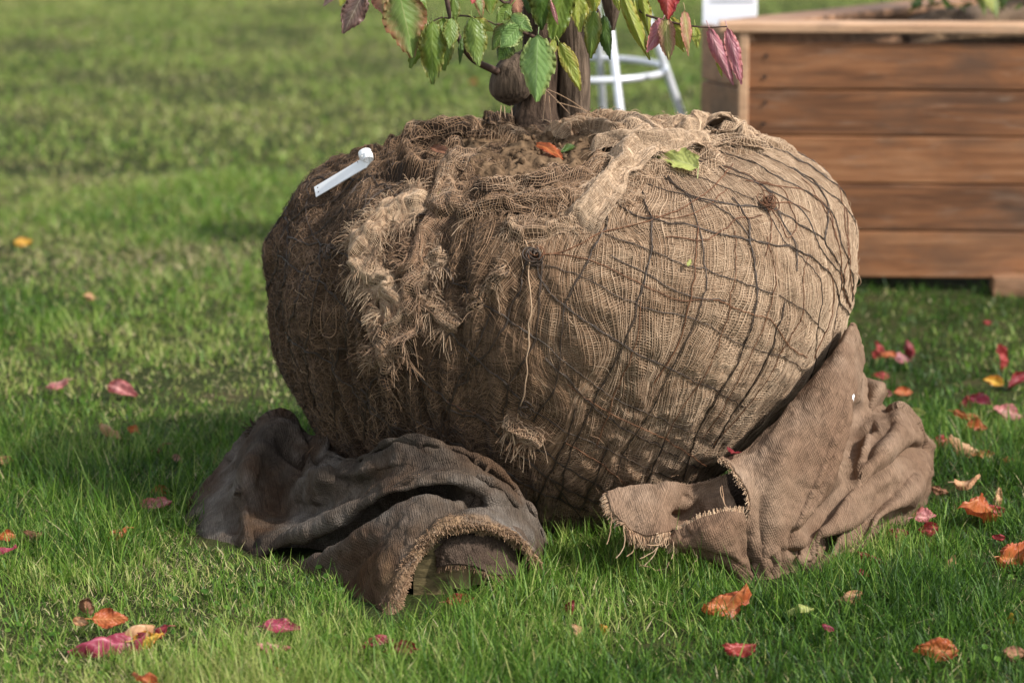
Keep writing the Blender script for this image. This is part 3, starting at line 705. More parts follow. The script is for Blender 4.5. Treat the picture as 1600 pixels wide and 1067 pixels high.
# soil in the opening at the foot of the stems
sx_ = np.linspace(-.16, .16, 120); sy_ = np.linspace(-.17, .17, 120); SX, SY = np.meshgrid(sx_, sy_)
cc = c.copy(); cc = hit(bv1, 830, 248)[0]
cc = hit(bv1, 820, 255)[0]
zz = bil(zt[..., None], (SY + cc[1] + .03 - BY - ys[0]) / (ys[-1] - ys[0]), (SX + cc[0] - BX - xs[0]) / (xs[-1] - xs[0]))[..., 0] + .008 + .012 * fbm(st(SX * 22, SY * 30, 0 * SX), 4, 200) + .005 * fbm(st(SX * 90, SY * 90, 0 * SX), 3, 210) - .05 * smooth(.11, .17, np.sqrt(SX**2 + SY**2))
b = MB(); b.grid(st(SX + cc[0], SY + cc[1] + .03, zz))
r = np.random.default_rng(12)
def _nop(): pass
def lump(b, c_, rad, tint=.5, seed=0, n=8, m=6):
    a = np.linspace(0, 2 * math.pi, n, endpoint=False)[None]; e_ = np.linspace(-1.5, 1.5, m)[:, None]
    d = st(np.cos(a) * np.cos(e_), np.sin(a) * np.cos(e_), np.sin(e_) + 0 * a); rr = rad * (1 + .45 * noise(d * 2.1 + seed, seed))
    b.grid(c_ + d * rr[..., None], tint=tint, closed=True)
for q in range(150):
    x, y = r.normal(0, .07, 2); j = np.clip(int((y + .17) / .34 * 119), 0, 119); i = np.clip(int((x + .16) / .32 * 119), 0, 119)
    lump(b, np.array([cc[0] + sx_[i], cc[1] + .03 + sy_[j], zz[j, i] + .001]), abs(r.normal(0, .0028)) + .001, seed=q)
b.build('soil_mound', M_SOIL, ball)

bvTop = bvh_of(TOP[::2, ::2], False)
def hit2(px, py):
    d = Vector(ray(px, py)).normalized(); q = bvTop.ray_cast(Vector((0, 0, CAMZ)), d); h1 = hit(bv1, px, py)
    if q[0] is not None and q[0].y < h1[0][1]: return np.array(q[0]), h1[1]
    return h1
# --- ruffled strips of loose burlap lying on the ball
def ruffle(name, path, width, amp, tint, nyarn, seed, frayn=200, lift=.006, freq=3.0, mat=M_YARN, rad=.0006, rough=.6):
    frayn = int(frayn * 1.0); nyarn = int(nyarn * .8)
    r = np.random.default_rng(seed); n = 90
    q = resample([(a, b, 0) for a, b in path], 14); hs_ = [hit2(a[0], a[1]) for a in q]; pts = np.array([x[0] for x in hs_]); nn = np.array([x[1] for x in hs_])
    for _ in range(2): pts[1:-1] = (pts[:-2] + pts[1:-1] * 2 + pts[2:]) / 4
    pts = resample(pts, n); nn = nrm(resample(nn, n)); tg = nrm(np.gradient(pts, axis=0)); sd_ = nrm(np.cross(tg, nn)); m = 40
    c_ = np.linspace(-1, 1, m)[:, None]; t = np.linspace(0, 1, n)[None]
    wv = width * (.75 + .35 * fbm(st(t * 4, 0 * t, seed + 0 * t), 2, seed)) 
    ph = fbm(st(t * 5, c_ * 1.2, seed + 0 * t * c_), 2, seed + 1)
    hgt = lift + amp * (np.sin(c_ * freq * 2.2 + ph * 3 * rough + t * 5 * rough) * .5 + .5) * (1 - c_**4 * .6) + amp * .5 * rough * fbm(st(t * 14, c_ * 3, 0 * t * c_), 2, seed + 2)
    hgt = hgt * (.25 + .75 * smooth(1.0, .6, np.abs(c_) + 0 * t)) * np.sqrt(np.clip(smooth(0, .08, t) * smooth(1, .92, t), 0, 1)) + .001
    lat = c_ * wv * .5 * (1 - .35 * rough * np.abs(np.sin(ph * 2)))
    Gd = pts[None] + sd_[None] * lat[..., None] + nn[None] * hgt[..., None] + tg[None] * (.006 * fbm(st(t * 6, c_ * 3, 1 + 0 * t * c_), 2, seed + 3))[..., None]
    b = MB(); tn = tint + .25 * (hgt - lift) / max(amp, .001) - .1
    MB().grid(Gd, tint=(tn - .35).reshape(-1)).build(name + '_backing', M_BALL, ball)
    Nn = gnormals(Gd); flip = (Nn * nn[None]).sum(-1, keepdims=True) < 0; Nn = np.where(flip, -Nn, Nn)
    a = np.linspace(.0, 1, nyarn)[:, None]; tt = np.linspace(0, 1, 97)[None] + 0 * a
    w1 = fbm(st(a * 6, tt * 8, 0 * tt), 2, seed + 5)
    p = bil(Gd, a + .04 * w1, tt) + bil(Nn, a + .04 * w1, tt) * (.0012 + .0012 * noise(st(a * 40, tt * 60, 0 * tt), seed)[..., None])
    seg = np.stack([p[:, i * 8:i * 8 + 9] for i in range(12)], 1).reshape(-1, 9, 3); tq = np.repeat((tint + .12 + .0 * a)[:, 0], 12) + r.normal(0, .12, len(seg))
    ok = r.uniform(size=len(seg)) > .08; b.tubes(seg[ok], rad, 3, tint=tq[ok])
    ncr = int(nyarn * 2.2); a = np.linspace(0, 1, ncr)[:, None]; tt = np.linspace(0, 1, 25)[None] + 0 * a; w1 = fbm(st(a * 14, tt * 4, 3 + 0 * tt), 2, seed + 6)
    p = bil(Gd, tt, a + .015 * w1) + bil(Nn, tt, a) * .0018; b.tubes(p, rad * .9, 3, tint=tint + .1 + r.normal(0, .1, ncr))
    # frayed ends standing off both edges
    if frayn:
        e = np.where(r.uniform(size=frayn) < .5, 0.02, .98); t0 = r.uniform(0, 1, frayn); base = bil(Gd, e, t0); outd = nrm(bil(np.broadcast_to(sd_[None], Gd.shape), e, t0) * np.sign(e - .5)[:, None] + .5 * bil(Nn, e, t0) + r.normal(0, .5, (frayn, 3)))
        Kf = 6; L = .004 + .034 * r.uniform(0, 1, frayn)**2 ; q = base[:, None] + np.cumsum(nrm(outd[:, None] + .22 * np.cumsum(r.normal(0, .5, (frayn, Kf, 3)), 1)) * (L / Kf)[:, None, None], 1); q[:, :, 2] -= (np.linspace(0, 1, Kf)**2 * L[:, None] * .4)
        b.tubes(q, .00034, 3, tint=tint + .1 + r.normal(0, .18, frayn))
    return b.build(name, mat, ball)
ruffle('frayed_burlap_scrap', [(690,335),(660,385),(645,440),(628,500),(610,560)], .085, .012, .38, 44, 41, 600, .004, 1.6, mat=M_FRAY)
ruffle('frayed_burlap_scrap', [(668,322),(618,330),(590,352),(566,388),(556,412)], .085, .013, .62, 60, 1, 1100, .007, 1.7, mat=M_FRAY)
ruffle('frayed_burlap_scrap', [(556,408),(585,425),(608,455),(622,492),(606,515)], .065, .015, .66, 50, 2, 1100, .010, 1.5, mat=M_FRAY)
ruffle('frayed_burlap_scrap', [(580,465),(590,510),(602,540),(598,575)], .055, .012, .48, 30, 3, 400, .005, 1.5)
ruffle('frayed_burlap_scrap', [(700,398),(672,420),(648,448)], .050, .010, .60, 34, 4, 600, .006, 1.4)
ruffle('frayed_burlap_scrap', [(662,465),(688,488),(712,512)], .034, .010, .56, 24, 5, 400, .006, 1.2)
ruffle('frayed_burlap_scrap', [(600,580),(612,620),(618,660)], .022, .008, .30, 14, 6, 80, .004)
ruffle('burlap_fold', [(1020,205),(996,232),(978,262),(952,288),(930,316),(900,352)], .085, .016, .84, 80, 7, 260, .004, 2.0, rad=.0005, rough=.22)
ruffle('burlap_fold', [(930,232),(962,226),(1000,222),(1060,226),(1110,228)], .085, .018, .82, 80, 28, 100, .006, 2.0, rad=.0005, rough=.25)
ruffle('burlap_fold', [(1055,212),(1085,196),(1125,199),(1165,216)], .075, .022, .80, 70, 8, 90, .004, 1.8, rad=.0005, rough=.25)
ruffle('burlap_fold', [(865,215),(895,200),(935,203),(975,216)], .075, .016, .66, 60, 9, 200, .008, 2.0, rad=.0005, rough=.35)
ruffle('burlap_fold', [(905,350),(870,360),(830,362),(790,350)], .060, .012, .60, 28, 10, 260, .005, 1.6)
ruffle('burlap_fold', [(700,345),(690,310),(700,275),(716,245)], .085, .014, .46, 36, 11, 260, .006, 1.5)
ruffle('burlap_fold', [(640,222),(690,214),(740,200),(795,196)], .040, .016, .26, 24, 12, 160, .006)
ruffle('burlap_fold', [(740,300),(790,296),(840,288),(880,270)], .055, .014, .46, 28, 13, 140, .006)
ruffle('burlap_fold', [(1190,232),(1150,224),(1100,228),(1050,238)], .045, .010, .74, 24, 14, 160, .004)
ruffle('burlap_fold', [(720,335),(770,330),(830,322),(885,318)], .060, .014, .42, 28, 15, 260, .006, 1.5)
ruffle('burlap_fold', [(790,420),(760,450),(735,480)], .030, .008, .5, 18, 16, 100, .004)
ruffle('torn_burlap_tuft', [(792,655),(812,672),(845,688)], .040, .010, .52, 22, 17, 260, .006, mat=M_FRAY)
def cord(path, rad, tint, name, lift=.006, mat=M_FRAY, seed=0):
    tint = tint - .15
    p, n_ = on_ball(bv1, path); k = 60; p = resample(p, k) + nrm(resample(n_, k)) * (lift * (.4 + .6 * np.sin(np.linspace(0, math.pi, k))))[:, None]
    return MB().tubes(p, rad, 5, tint=tint).build(name, mat, ball)
cord([(783,358),(812,368),(827,392),(829,440),(826,500),(822,560),(824,600),(812,640),(808,655)], .0011, .85, 'loose_string', .010)
cord([(505,470),(503,500),(512,525),(525,520),(527,480)], .0009, .5, 'loose_string', .006)
cord([(800,660),(806,690),(816,712)], .0016, .9, 'loose_string', .014)
cord([(1334,425),(1338,440),(1336,455)], .0009, .7, 'loose_string', .01)

# ------------------------------------------------------------------ stems, branches
def limb(name, path, radii, mat, parent, nk=40, sides=18, bark=.0, seed=0, sq=None):
    q = resample(path, nk); rr = crom(np.array(radii, float)[:, None], np.linspace(0, 1, len(radii)), np.linspace(0, 1, nk))[:, 0]
    t = nrm(np.gradient(q, axis=0)); ref = np.array([.15, 1, .1]); n1 = nrm(np.cross(t, ref)); n2 = np.cross(t, n1)
    a = np.linspace(0, 2 * math.pi, sides, endpoint=False)
    d = n1[:, None] * np.cos(a)[:, None] + n2[:, None] * np.sin(a)[:, None]
    V = q[:, None] + d * rr[:, None, None]
    k = 1 + bark * fbm(st(np.cos(a)[None] * 2.2, np.sin(a)[None] * 2.2, (q[:, 2] * 9)[:, None]) + seed, 3, seed) + bark * .5 * noise(st(np.cos(a)[None] * 7, np.sin(a)[None] * 7, (q[:, 2] * 20)[:, None]), seed + 5)
    V = q[:, None] + d * (rr[:, None] * k)[..., None]
    b = MB(); b.grid(V, closed=True)
    for e, ix in ((0, 0), (nk - 1, nk - 1)):
        id_ = np.arange(sides); b.add(np.vstack([V[e], q[e]]), None, np.stack([id_, np.roll(id_, -1), np.full(sides, sides)], -1))
    o = b.build(name, mat, parent); o['_w'] = tuple(tree.location); return o
TY = 4.86
stem = limb('trunk', [P(838,215,TY), P(838,185,TY), P(842,140,TY), P(846,90,TY), P(842,40,TY), P(836,-20,TY), P(826,-120,TY), P(818,-420,TY)], [.062, .037, .032, .028, .026, .024, .022, .016], M_BARKD, tree, 90, 40, .10, 1)
stem2 = limb('trunk', [P(897,215,TY+.01), P(897,185,TY+.01), P(897,140,TY), P(896,90,TY), P(893,50,TY), P(888,0,TY), P(882,-120,TY), P(900,-420,TY)], [.034, .028, .0265, .024, .021, .021, .020, .014], M_BARK, tree, 90, 40, .09, 2)
limb('burl', [P(833,70,TY), P(822,95,TY-.01), P(806,115,TY-.025), P(798,135,TY-.03), P(797,152,TY-.03), P(797,166,TY-.03)], [.008, .013, .019, .026, .031, .0345, .0362, .0365, .035, .030, .020, .002], M_BARK, stem, 80, 48, .05, 3)
limb('branch_stub', [P(925,-130,TY), P(945,-60,TY-.02), P(955,-15,TY-.03), P(956,15,TY-.03), P(956,35,TY-.03), P(957,48,TY-.03)], [.016, .020, .022, .0185, .011, .004], M_BARK, stem2, 40, 24, .06, 4)
LY = 4.76
limb('branch', [P(805,126,TY-.03), P(790,118,TY-.03), P(768,108,4.80), P(742,95,4.78), P(727,78,4.76), P(712,48,LY), P(703,22,LY), P(697,-10,LY), P(690,-120,LY)], [.008, .0065, .0055, .0050, .0045, .0042, .004, .003], M_TWIG, tree, 60, 12, .08, 5)
br = [
 ([P(703,26,LY), P(722,25,LY), P(738,27,LY), P(762,33,LY), P(776,40,LY)], [.0018, .0012]), ([P(706,30,LY), P(690,28,LY), P(676,34,LY)], [.0018, .001]),
 ([P(838,-30,4.84), P(810,-8,4.79), P(790,5,4.76), P(770,-12,4.74)], [.004, .002]), ([P(842,60,4.83), P(820,52,4.79), P(800,42,4.76), P(776,38,4.75)], [.003, .0015]),
 ([P(800,44,4.76), P(797,60,4.75), P(805,72,4.75)], [.002, .001]), ([P(893,-60,4.84), P(940,-30,4.76), P(985,5,4.72), P(1010,24,4.70), P(1030,30,4.69), P(1062,38,4.68), P(1100,43,4.67), P(1136,42,4.67)], [.004, .0026, .0018, .0011]),
 ([P(893,-10,4.83), P(920,5,4.80), P(935,18,4.78), P(938,40,4.77)], [.004, .0018]), ([P(690,-60,LY), P(650,-30,4.74), P(615,-18,4.72), P(560,-14,4.71), P(515,-10,4.7)], [.004, .001]),
 ([P(860,-80,4.82), P(862,-50,4.75), P(866,-20,4.73)], [.004, .0015]), ([P(845,30,4.83), P(843,45,4.77), P(840,56,4.74)], [.003, .0015]), ([P(1000,-40,4.71), P(1040,-32,4.70), P(1050,-20,4.69)], [.002, .001]),
]
for i, (pp, rr) in enumerate(br): limb('twig', pp, rr, M_TWIG, tree, 36, 8, .1, 20 + i)
b = MB(); r = np.random.default_rng(5)       # wispy rootlets and straws at the collar
for a_, b_ in (((783,165),(779,190)), ((788,166),(791,185)), ((799,165),(801,186)), ((852,140),(890,178)), ((856,140),(930,186)), ((853,142),(848,190)), ((858,150),(862,200)), ((870,160),(985,205)), ((905,200),(925,170)), ((925,182),(938,168)), ((640,210),(668,190))):
    p0, p1 = P(*a_, TY - .06), P(*b_, TY - .09); t = np.linspace(0, 1, 14)[:, None]
    MB().tubes(p0 * (1 - t) + p1 * t + np.array([0, 0, -.012]) * np.sin(t * math.pi) * r.uniform(-.5, 1), .0007, 4, tint=.6).build('straw', M_FRAY, ball)

# ------------------------------------------------------------------ leaves
def leaf_geo(L, W, seed, curl=.3, cup=.3, ripple=.018, nu=30, nv=17, kind='ovate', crumple=0.0, twist=0.0, serr=.9):
    """leaf in its own frame: base at origin, tip along +X, face +Z. returns (nv,nu,3)"""
    u = np.linspace(0, 1, nu)[None]; v = np.linspace(-1, 1, nv)[:, None]
    if kind == 'maple':
        w_ = np.interp(u, [0, .08, .25, .4, .52, .6, .78, .9, 1], [.15, .75, .80, 1.0, .62, .72, .35, .16, .0])
    else:
        w_ = np.sin(math.pi * np.clip(u, 0, 1)**.85)**.75 * (1.05 - .3 * u); w_ = np.where(u > .97, w_ * .6, w_)
    w_ = w_ * (1 + .07 * serr * (.5 * np.abs(((u * 9 + .12 * seed) % 1.0) - .5) * 2 + 1.2 * np.sin(u * 13 + seed) + .6 * np.sin(u * 29 + 2 * seed)) * smooth(.2, .45, u) * smooth(1, .9, u)) + .012
    av = np.abs(v)
    x = L * (u + .03 * serr * av * np.sin(u * 60)) ; x = x - L * .10 * av**2 * (1 - u) * 0
    y = W * .5 * w_ * v
    z = ripple * L * np.sin(((u - .32 * av) * 8.5) * 2 * math.pi) * av * smooth(0, .1, u) * .55 + 0 * v
    z = z + cup * W * av**1.4 * w_ * .5
    z = z + crumple * L * fbm(st(u * 2.6, v * 1.6, 0 * u * v + seed), 3, seed)
    y = y * (1 - .25 * abs(cup))
    # bend along the length
    k = curl * 2.2; s_ = x / L
    if abs(k) > 1e-3:
        R_ = L / k; xb = R_ * np.sin(s_ * k); zb = R_ * (1 - np.cos(s_ * k)); nxv, nzv = -np.sin(s_ * k), np.cos(s_ * k)
        x2 = xb + nxv * z; z2 = zb + nzv * z
    else: x2, z2 = x, z
    ta = twist * s_; y2 = y * np.cos(ta) - z2 * np.sin(ta); z3 = y * np.sin(ta) + z2 * np.cos(ta)
    return st(x2 + 0 * y2, y2, z3)
def leaf_mesh(name, Gd, M3, o, mat, parent=None, stalk=.0, stalkdir=None):
    b = MB(); Gw = Gd @ M3.T + o; nv, nu = Gd.shape[:2]
    uu, vv = np.meshgrid(np.linspace(0, 1, nu), np.linspace(-1, 1, nv)); id_ = np.arange(nv * nu).reshape(nv, nu)
    Q = np.stack([id_[:-1, :-1], id_[:-1, 1:], id_[1:, 1:], id_[1:, :-1]], -1).reshape(-1, 4); b.add(Gw, Q, uv=st(uu, vv))
    if stalk:
        d = stalkdir if stalkdir is not None else -M3[:, 0]; t = np.linspace(0, 1, 8)[:, None]; q = o + d * t * stalk + M3[:, 2] * (-.15 * stalk * t**2)
        b.tubes(q, .0008, 5)
    return b.build(name, mat, parent)
LEAVES = [ # base, tip, width px, colour, Y, curl
 ((568,-12),(537,52),38,'pu',4.70,.1), ((524,-12),(505,8),16,'pu',4.70,.1), ((622,-18),(647,88),66,'gr',4.70,.12), ((664,26),(644,105),30,'g',4.74,.1),
 ((676,33),(674,131),44,'g',4.69,.1), ((693,28),(694,108),34,'g',4.73,.15), ((706,28),(706,72),27,'g',4.70,.2), ((737,27),(749,101),38,'g',4.70,.15),
 ((722,58),(718,98),9,'dg',4.73,.1), ((741,29),(770,48),18,'yg',4.72,.2), ((792,38),(766,76),28,'gr',4.72,.2), ((798,66),(778,93),32,'dg',4.73,.1),
 ((812,40),(782,73),36,'bg',4.69,.15), ((798,24),(830,48),26,'bg',4.70,.2), ((799,8),(777,34),24,'g',4.71,.2), ((841,54),(834,156),58,'bg',4.66,.12),
 ((846,-40),(848,46),44,'dg',4.73,.1), ((884,-30),(868,72),42,'g',4.69,.15), ((861,3),(869,39),9,'pk',4.67,.1), ((903,-35),(907,48),36,'yg',4.72,.1),
 ((930,-20),(929,24),22,'yg',4.71,.2), ((866,62),(862,90),12,'yg',4.70,.1), ((874,66),(912,137),26,'yg',4.68,.2), ((929,16),(922,91),29,'g',4.70,.1),
 ((943,24),(957,92),22,'dg',4.72,.1), ((970,-16),(1012,93),22,'yg',4.68,.12), ((988,-20),(1000,62),20,'yg',4.71,.1), ((1002,-12),(1013,56),18,'yg',4.70,.15),
 ((1046,-28),(1041,29),36,'r',4.67,.15), ((1037,28),(1016,81),26,'pp',4.69,.15), ((1040,27),(1044,92),27,'ol',4.67,.1), ((1046,26),(1066,80),26,'yg',4.69,.15),
 ((1070,16),(1078,86),29,'ol',4.66,.12), ((1086,40),(1090,74),14,'yg',4.69,.1), ((1108,43),(1144,132),22,'pp',4.66,.1), ((1136,43),(1160,129),24,'pp',4.67,.15),
 ((1119,88),(1129,119),8,'yg',4.69,.1), ((602,-20),(598,20),44,'ol',4.73,.2), ((612,-14),(606,32),16,'yg',4.74,.1), ((744,-14),(757,24),16,'gr',4.73,.2),
 ((766,-20),(768,22),28,'g',4.74,.1), ((741,-10),(738,6),12,'r',4.72,.1), ((806,-6),(812,24),22,'br',4.72,.3), ((709,-4),(712,32),18,'g',4.76,.2),
 ((640,-26),(668,14),24,'g',4.75,.2), ((545,-30),(533,8),18,'yg',4.74,.1), ((820,-30),(826,20),24,'dg',4.76,.1), ((955,-30),(968,14),18,'yg',4.72,.2),
]
r = np.random.default_rng(77)
for i, (a_, b_, wp, col, Y_, cu) in enumerate(LEAVES):
    A = P(*a_, Y_); B = P(*b_, Y_ - .01 + r.uniform(-.02, .01)); ax = B - A; L = np.linalg.norm(ax); ax /= L
    tc = nrm(np.array([0, -1., .28]) + r.normal(0, .22, 3)); tc = nrm(tc - ax * tc.dot(ax)); sd_ = np.cross(tc, ax)
    Mx = np.stack([ax, sd_, tc], 1); Wm = wp / F * Y_ * 1.12
    cup = -.25 * r.uniform(.2, 1.3); 
    if wp < 24 and L > .06: cup = -.75; Wm *= 1.25
    Gd = leaf_geo(L * 1.03, Wm, i, curl=-cu * r.uniform(.3, 1.2), cup=cup, ripple=r.uniform(.010, .022), crumple=.035, twist=r.uniform(-.5, .5))
    leaf_mesh('leaf', Gd, Mx, A, LM[col], tree, .012)

# ------------------------------------------------------------------ sacks
def crease(Gd, specs):
    """sculpt folds: each spec = (path drawn over the cloth, push in (-) or out (+) in metres, width on its two sides)"""
    rel = Gd - np.array([0, 0, CAMZ]); dep = rel[..., 1] * CP - rel[..., 2] * SP; a = 800 + F * rel[..., 0] / dep; b_ = 533.5 - F * (rel[..., 1] * SP + rel[..., 2] * CP) / dep
    out_ = np.zeros(a.shape)
    for path, depth, w1, w2 in specs:
        q = resample([(x, y, 0) for x, y in path], 60)[:, :2]; best = np.full(a.shape, 1e9); side_ = np.zeros(a.shape); tt = np.zeros(a.shape)
        for i in range(59):
            d = q[i + 1] - q[i]; L2 = (d**2).sum() + 1e-9; t = np.clip(((a - q[i, 0]) * d[0] + (b_ - q[i, 1]) * d[1]) / L2, 0, 1)
            dx = a - q[i, 0] - t * d[0]; dy = b_ - q[i, 1] - t * d[1]; dd = dx * dx + dy * dy; m = dd < best
            best = np.where(m, dd, best); side_ = np.where(m, d[0] * dy - d[1] * dx, side_); tt = np.where(m, (i + t) / 59, tt)
        wv = np.where(side_ > 0, w1, w2); env = np.clip(smooth(-.02, .18, tt) * smooth(1.02, .82, tt), 0, 1)
        out_ += depth * env * np.exp(-best / wv**2)
    return out_
def sheet(name, rows, nu, nv, mat, parent, wr=.004, seed=0, thick=.004, wf=22, extra=None, creases=None, uvd=None, tintf=None):
    Gd = spline_grid([[P(*p) if len(p) == 3 else np.array(p[:3]) for p in row] for row in rows], nu, nv)
    Nn = gnormals(Gd); Nn = np.where((Nn * (Gd - np.array([0, 0, CAMZ]))).sum(-1, keepdims=True) > 0, -Nn, Nn)
    d = wr * fbm(Gd * wf, 3, seed) - wr * 1.3 * np.abs(fbm(Gd * wf * .55, 2, seed + 9)) + wr * .25 * noise(Gd * wf * 6, seed + 3) - wr * .55 * np.abs(fbm(Gd * wf * 1.7 + 3, 2, seed + 21))
    if extra is not None: d = d + extra(Gd)
    if creases: d = d + crease(Gd, creases)
    Gd = Gd + Nn * d[..., None]; Nn = gnormals(Gd); Nn = np.where((Nn * (Gd - np.array([0, 0, CAMZ]))).sum(-1, keepdims=True) > 0, -Nn, Nn)
    b = MB(); b.grid(Gd, tint=.5 if tintf is None else tintf(Gd).reshape(-1))
    e1, e2 = uvd if uvd is not None else ((.93, 0, .37), (-.3, -.4, .86)); b.UV[-1] = st(Gd @ np.array(e1), Gd @ np.array(e2)).reshape(-1, 2)
    o = b.build(name, mat, parent)
    m = o.modifiers.new('thickness', 'SOLIDIFY'); m.thickness = thick; m.offset = -1
    return o, Gd, Nn
def fringe(b, E, inn, n, L0, L1, tint, seed, droop=.3, rad=.0006, K=6, spread=.35):
    """short threads leaving the edge polyline E outwards (away from inn)"""
    r = np.random.default_rng(seed); m = len(E); t = r.uniform(0, m - 1.001, n); i = t.astype(int); f = (t - i)[:, None]
    base = E[i] * (1 - f) + E[i + 1] * f; od = nrm((E[i] - inn[i])) ; L = r.uniform(L0, L1, n)
    dirs = nrm(od[:, None] + spread * np.cumsum(r.normal(0, .5, (n, K, 3)), 1)); q = base[:, None] - od[:, None] * .004 + np.cumsum(dirs * (L / K)[:, None, None], 1)
    q[..., 2] -= droop * L[:, None] * np.linspace(0, 1, K)**2; b.tubes(q, rad, 3, tint=tint + r.normal(0, .12, n))
def surf_fuzz(b, Gd, Nn, n, L0, L1, tint, seed, lift=.002, rad=.0004, K=6):
    r = np.random.default_rng(seed); nv, nu = Gd.shape[:2]; v = r.uniform(.02, .98, n); u = r.uniform(.02, .98, n)
    ca = np.cumsum(np.c_[r.uniform(0, 6.28, n), r.normal(0, .5, (n, K - 1))], 1); L = r.uniform(L0, L1, n)[:, None] / K
    su = np.linalg.norm(np.diff(Gd, axis=1), axis=2).sum(1).mean(); sv = np.linalg.norm(np.diff(Gd, axis=0), axis=2).sum(0).mean()
    uu = u[:, None] + np.cumsum(np.cos(ca) * L, 1) / su; vv = v[:, None] + np.cumsum(np.sin(ca) * L, 1) / sv
    b.tubes(bil(Gd, vv, uu) + bil(Nn, vv, uu) * (.0006 + lift * np.abs(np.cumsum(r.normal(0, .3, (n, K)), 1)) * r.uniform(0, 1, (n, 1)))[..., None], rad, 3, tint=tint + r.normal(0, .15, n))

left = empty('folded_sack', tuple(G(600, 860)), 'dark grey brown burlap sack, heavily folded, at the left foot of the root ball', 'sack')
r1 = [(293,838,4.66),(318,785,4.74),(360,730,4.80),(405,670,4.84),(445,651,4.82),(500,705,4.70),(560,728,4.56),(620,699,4.46),(700,709,4.42),(775,743,4.42),(830,800,4.42),(850,850,4.42)]
def back(row, dy, z):
    o = []
    for p in row:
        q = P(*p); o.append((q[0], q[1] + dy, z, 0))
    return o
rowsL = [
 back(r1, .07, -.01), r1,
 [(296,843,4.63),(330,812,4.63),(374,765,4.66),(398,703,4.71),(425,690,4.70),(470,722,4.68),(545,738,4.50),(620,718,4.41),(700,728,4.375),(772,762,4.375),(822,812,4.39),(848,858,4.40)],
 [(298,849,4.61),(334,834,4.59),(374,806,4.60),(386,765,4.60),(425,748,4.665),(488,738,4.56),(556,760,4.49),(625,740,4.39),(700,741,4.345),(774,760,4.35),(818,812,4.37),(847,866,4.39)],
 [(301,855,4.59),(338,850,4.565),(376,835,4.575),(393,815,4.545),(425,808,4.585),(478,800,4.56),(548,792,4.455),(620,757,4.36),(700,748,4.325),(768,768,4.33),(815,818,4.355),(847,872,4.38)],
 [(306,861,4.57),(343,865,4.535),(380,862,4.51),(396,868,4.475),(432,851,4.45),(498,824,4.41),(556,796,4.385),(622,765,4.345),(700,758,4.325),(752,778,4.325),(806,822,4.335),(846,876,4.37)],
 [(312,866,4.555),(348,878,4.50),(384,882,4.485),(402,886,4.47),(450,868,4.50),(516,838,4.485),(572,806,4.46),(636,772,4.42),(700,768,4.37),(742,784,4.33),(798,824,4.315),(845,878,4.36)],
 [(320,872,4.54),(352,889,4.46),(390,895,4.45),(412,897,4.44),(466,878,4.41),(532,842,4.365),(588,806,4.34),(644,780,4.325),(696,774,4.315),(742,792,4.30),(792,824,4.295),(844,880,4.35)],
 [(328,878,4.52),(360,899,4.43),(400,904,4.42),(440,908,4.39),(498,898,4.365),(556,876,4.30),(602,844,4.275),(640,812,4.265),(686,797,4.265),(742,802,4.27),(796,828,4.28),(843,882,4.34)],
 [(334,882,4.49),(368,906,4.395),(415,914,4.37),(466,920,4.345),(520,924,4.315),(568,930,4.245),(600,905,4.215),(632,860,4.215),(680,820,4.225),(746,812,4.235),(808,838,4.26),(842,885,4.33)],
 [(338,886,4.46),(372,911,4.365),(426,921,4.34),(484,927,4.32),(540,940,4.28),(590,972,4.17),(618,938,4.175),(644,872,4.19),(688,829,4.205),(750,820,4.22),(811,843,4.25),(842,890,4.32)],
 [(340,888,4.48),(374,913,4.38),(428,922,4.36),(486,928,4.34),(542,941,4.30),(594,976,4.19),(624,940,4.20),(650,876,4.22),(692,835,4.235),(752,826,4.25),(808,848,4.28),(840,893,4.34)],
]
def spread(k, p):
    # the sack's left lobe and front skirt spread wider over the grass
    if p[3:]: return p
    x = p[0] - 22 * min(1, max(0, (430 - p[0]) / 130)); f = min(1, max(0, (k - 5) / 4)) * min(1, max(0, (640 - p[0]) / 60 + .35))
    return (x, p[1] + 14 * f, p[2] - .050 * f)
rowsL = [[spread(k, p) for p in row] for k, row in enumerate(rowsL)]
def hemtint(Gd):
    nv, nu = Gd.shape[:2]; vv, uu = np.mgrid[0:nv, 0:nu]; d = 1 - vv / (nv - 1); uu = uu / (nu - 1)
    return .5 + .5 * np.clip(smooth(.24, .06, d + .07 * fbm(Gd * 30, 3, 5)) * smooth(.46, .58, uu) + .08 * smooth(.2, .6, fbm(Gd * 9, 3, 15)), 0, 1) * (.7 + .5 * fbm(Gd * 60, 2, 6))
CL = [
 ([(398,886),(450,869),(520,849),(580,810),(640,778),(690,768),(728,780)], -.030, 7, 16), ([(508,690),(486,706),(468,728),(462,748)], -.026, 12, 10),
 ([(384,768),(388,800),(394,830),(396,862)], -.012, 10, 10), ([(418,858),(500,823),(560,794),(620,758),(700,746),(765,756)], .011, 14, 12),
 ([(470,886),(540,850),(600,812),(650,786),(700,778)], .009, 12, 14), ([(725,776),(742,786),(762,784)], -.014, 8, 8),
 ([(598,962),(624,905),(640,868),(664,838),(692,817),(750,806),(806,824),(843,872)], .008, 8, 9), ([(625,905),(650,850),(690,800),(750,790)], -.006, 9, 9),
 ([(420,690),(404,705),(392,735),(384,768)], .010, 10, 12), ([(520,730),(500,760),(495,790)], .010, 16, 14), ([(575,735),(640,726),(720,728)], -.008, 10, 12),
 ([(560,930),(545,900),(560,870),(600,840)], -.012, 12, 12), ([(330,830),(360,800),(380,780)], -.006, 8, 8), ([(310,850),(350,845),(395,850)], .005, 8, 8), ([(590,920),(600,880),(625,845)], .008, 10, 10),
]
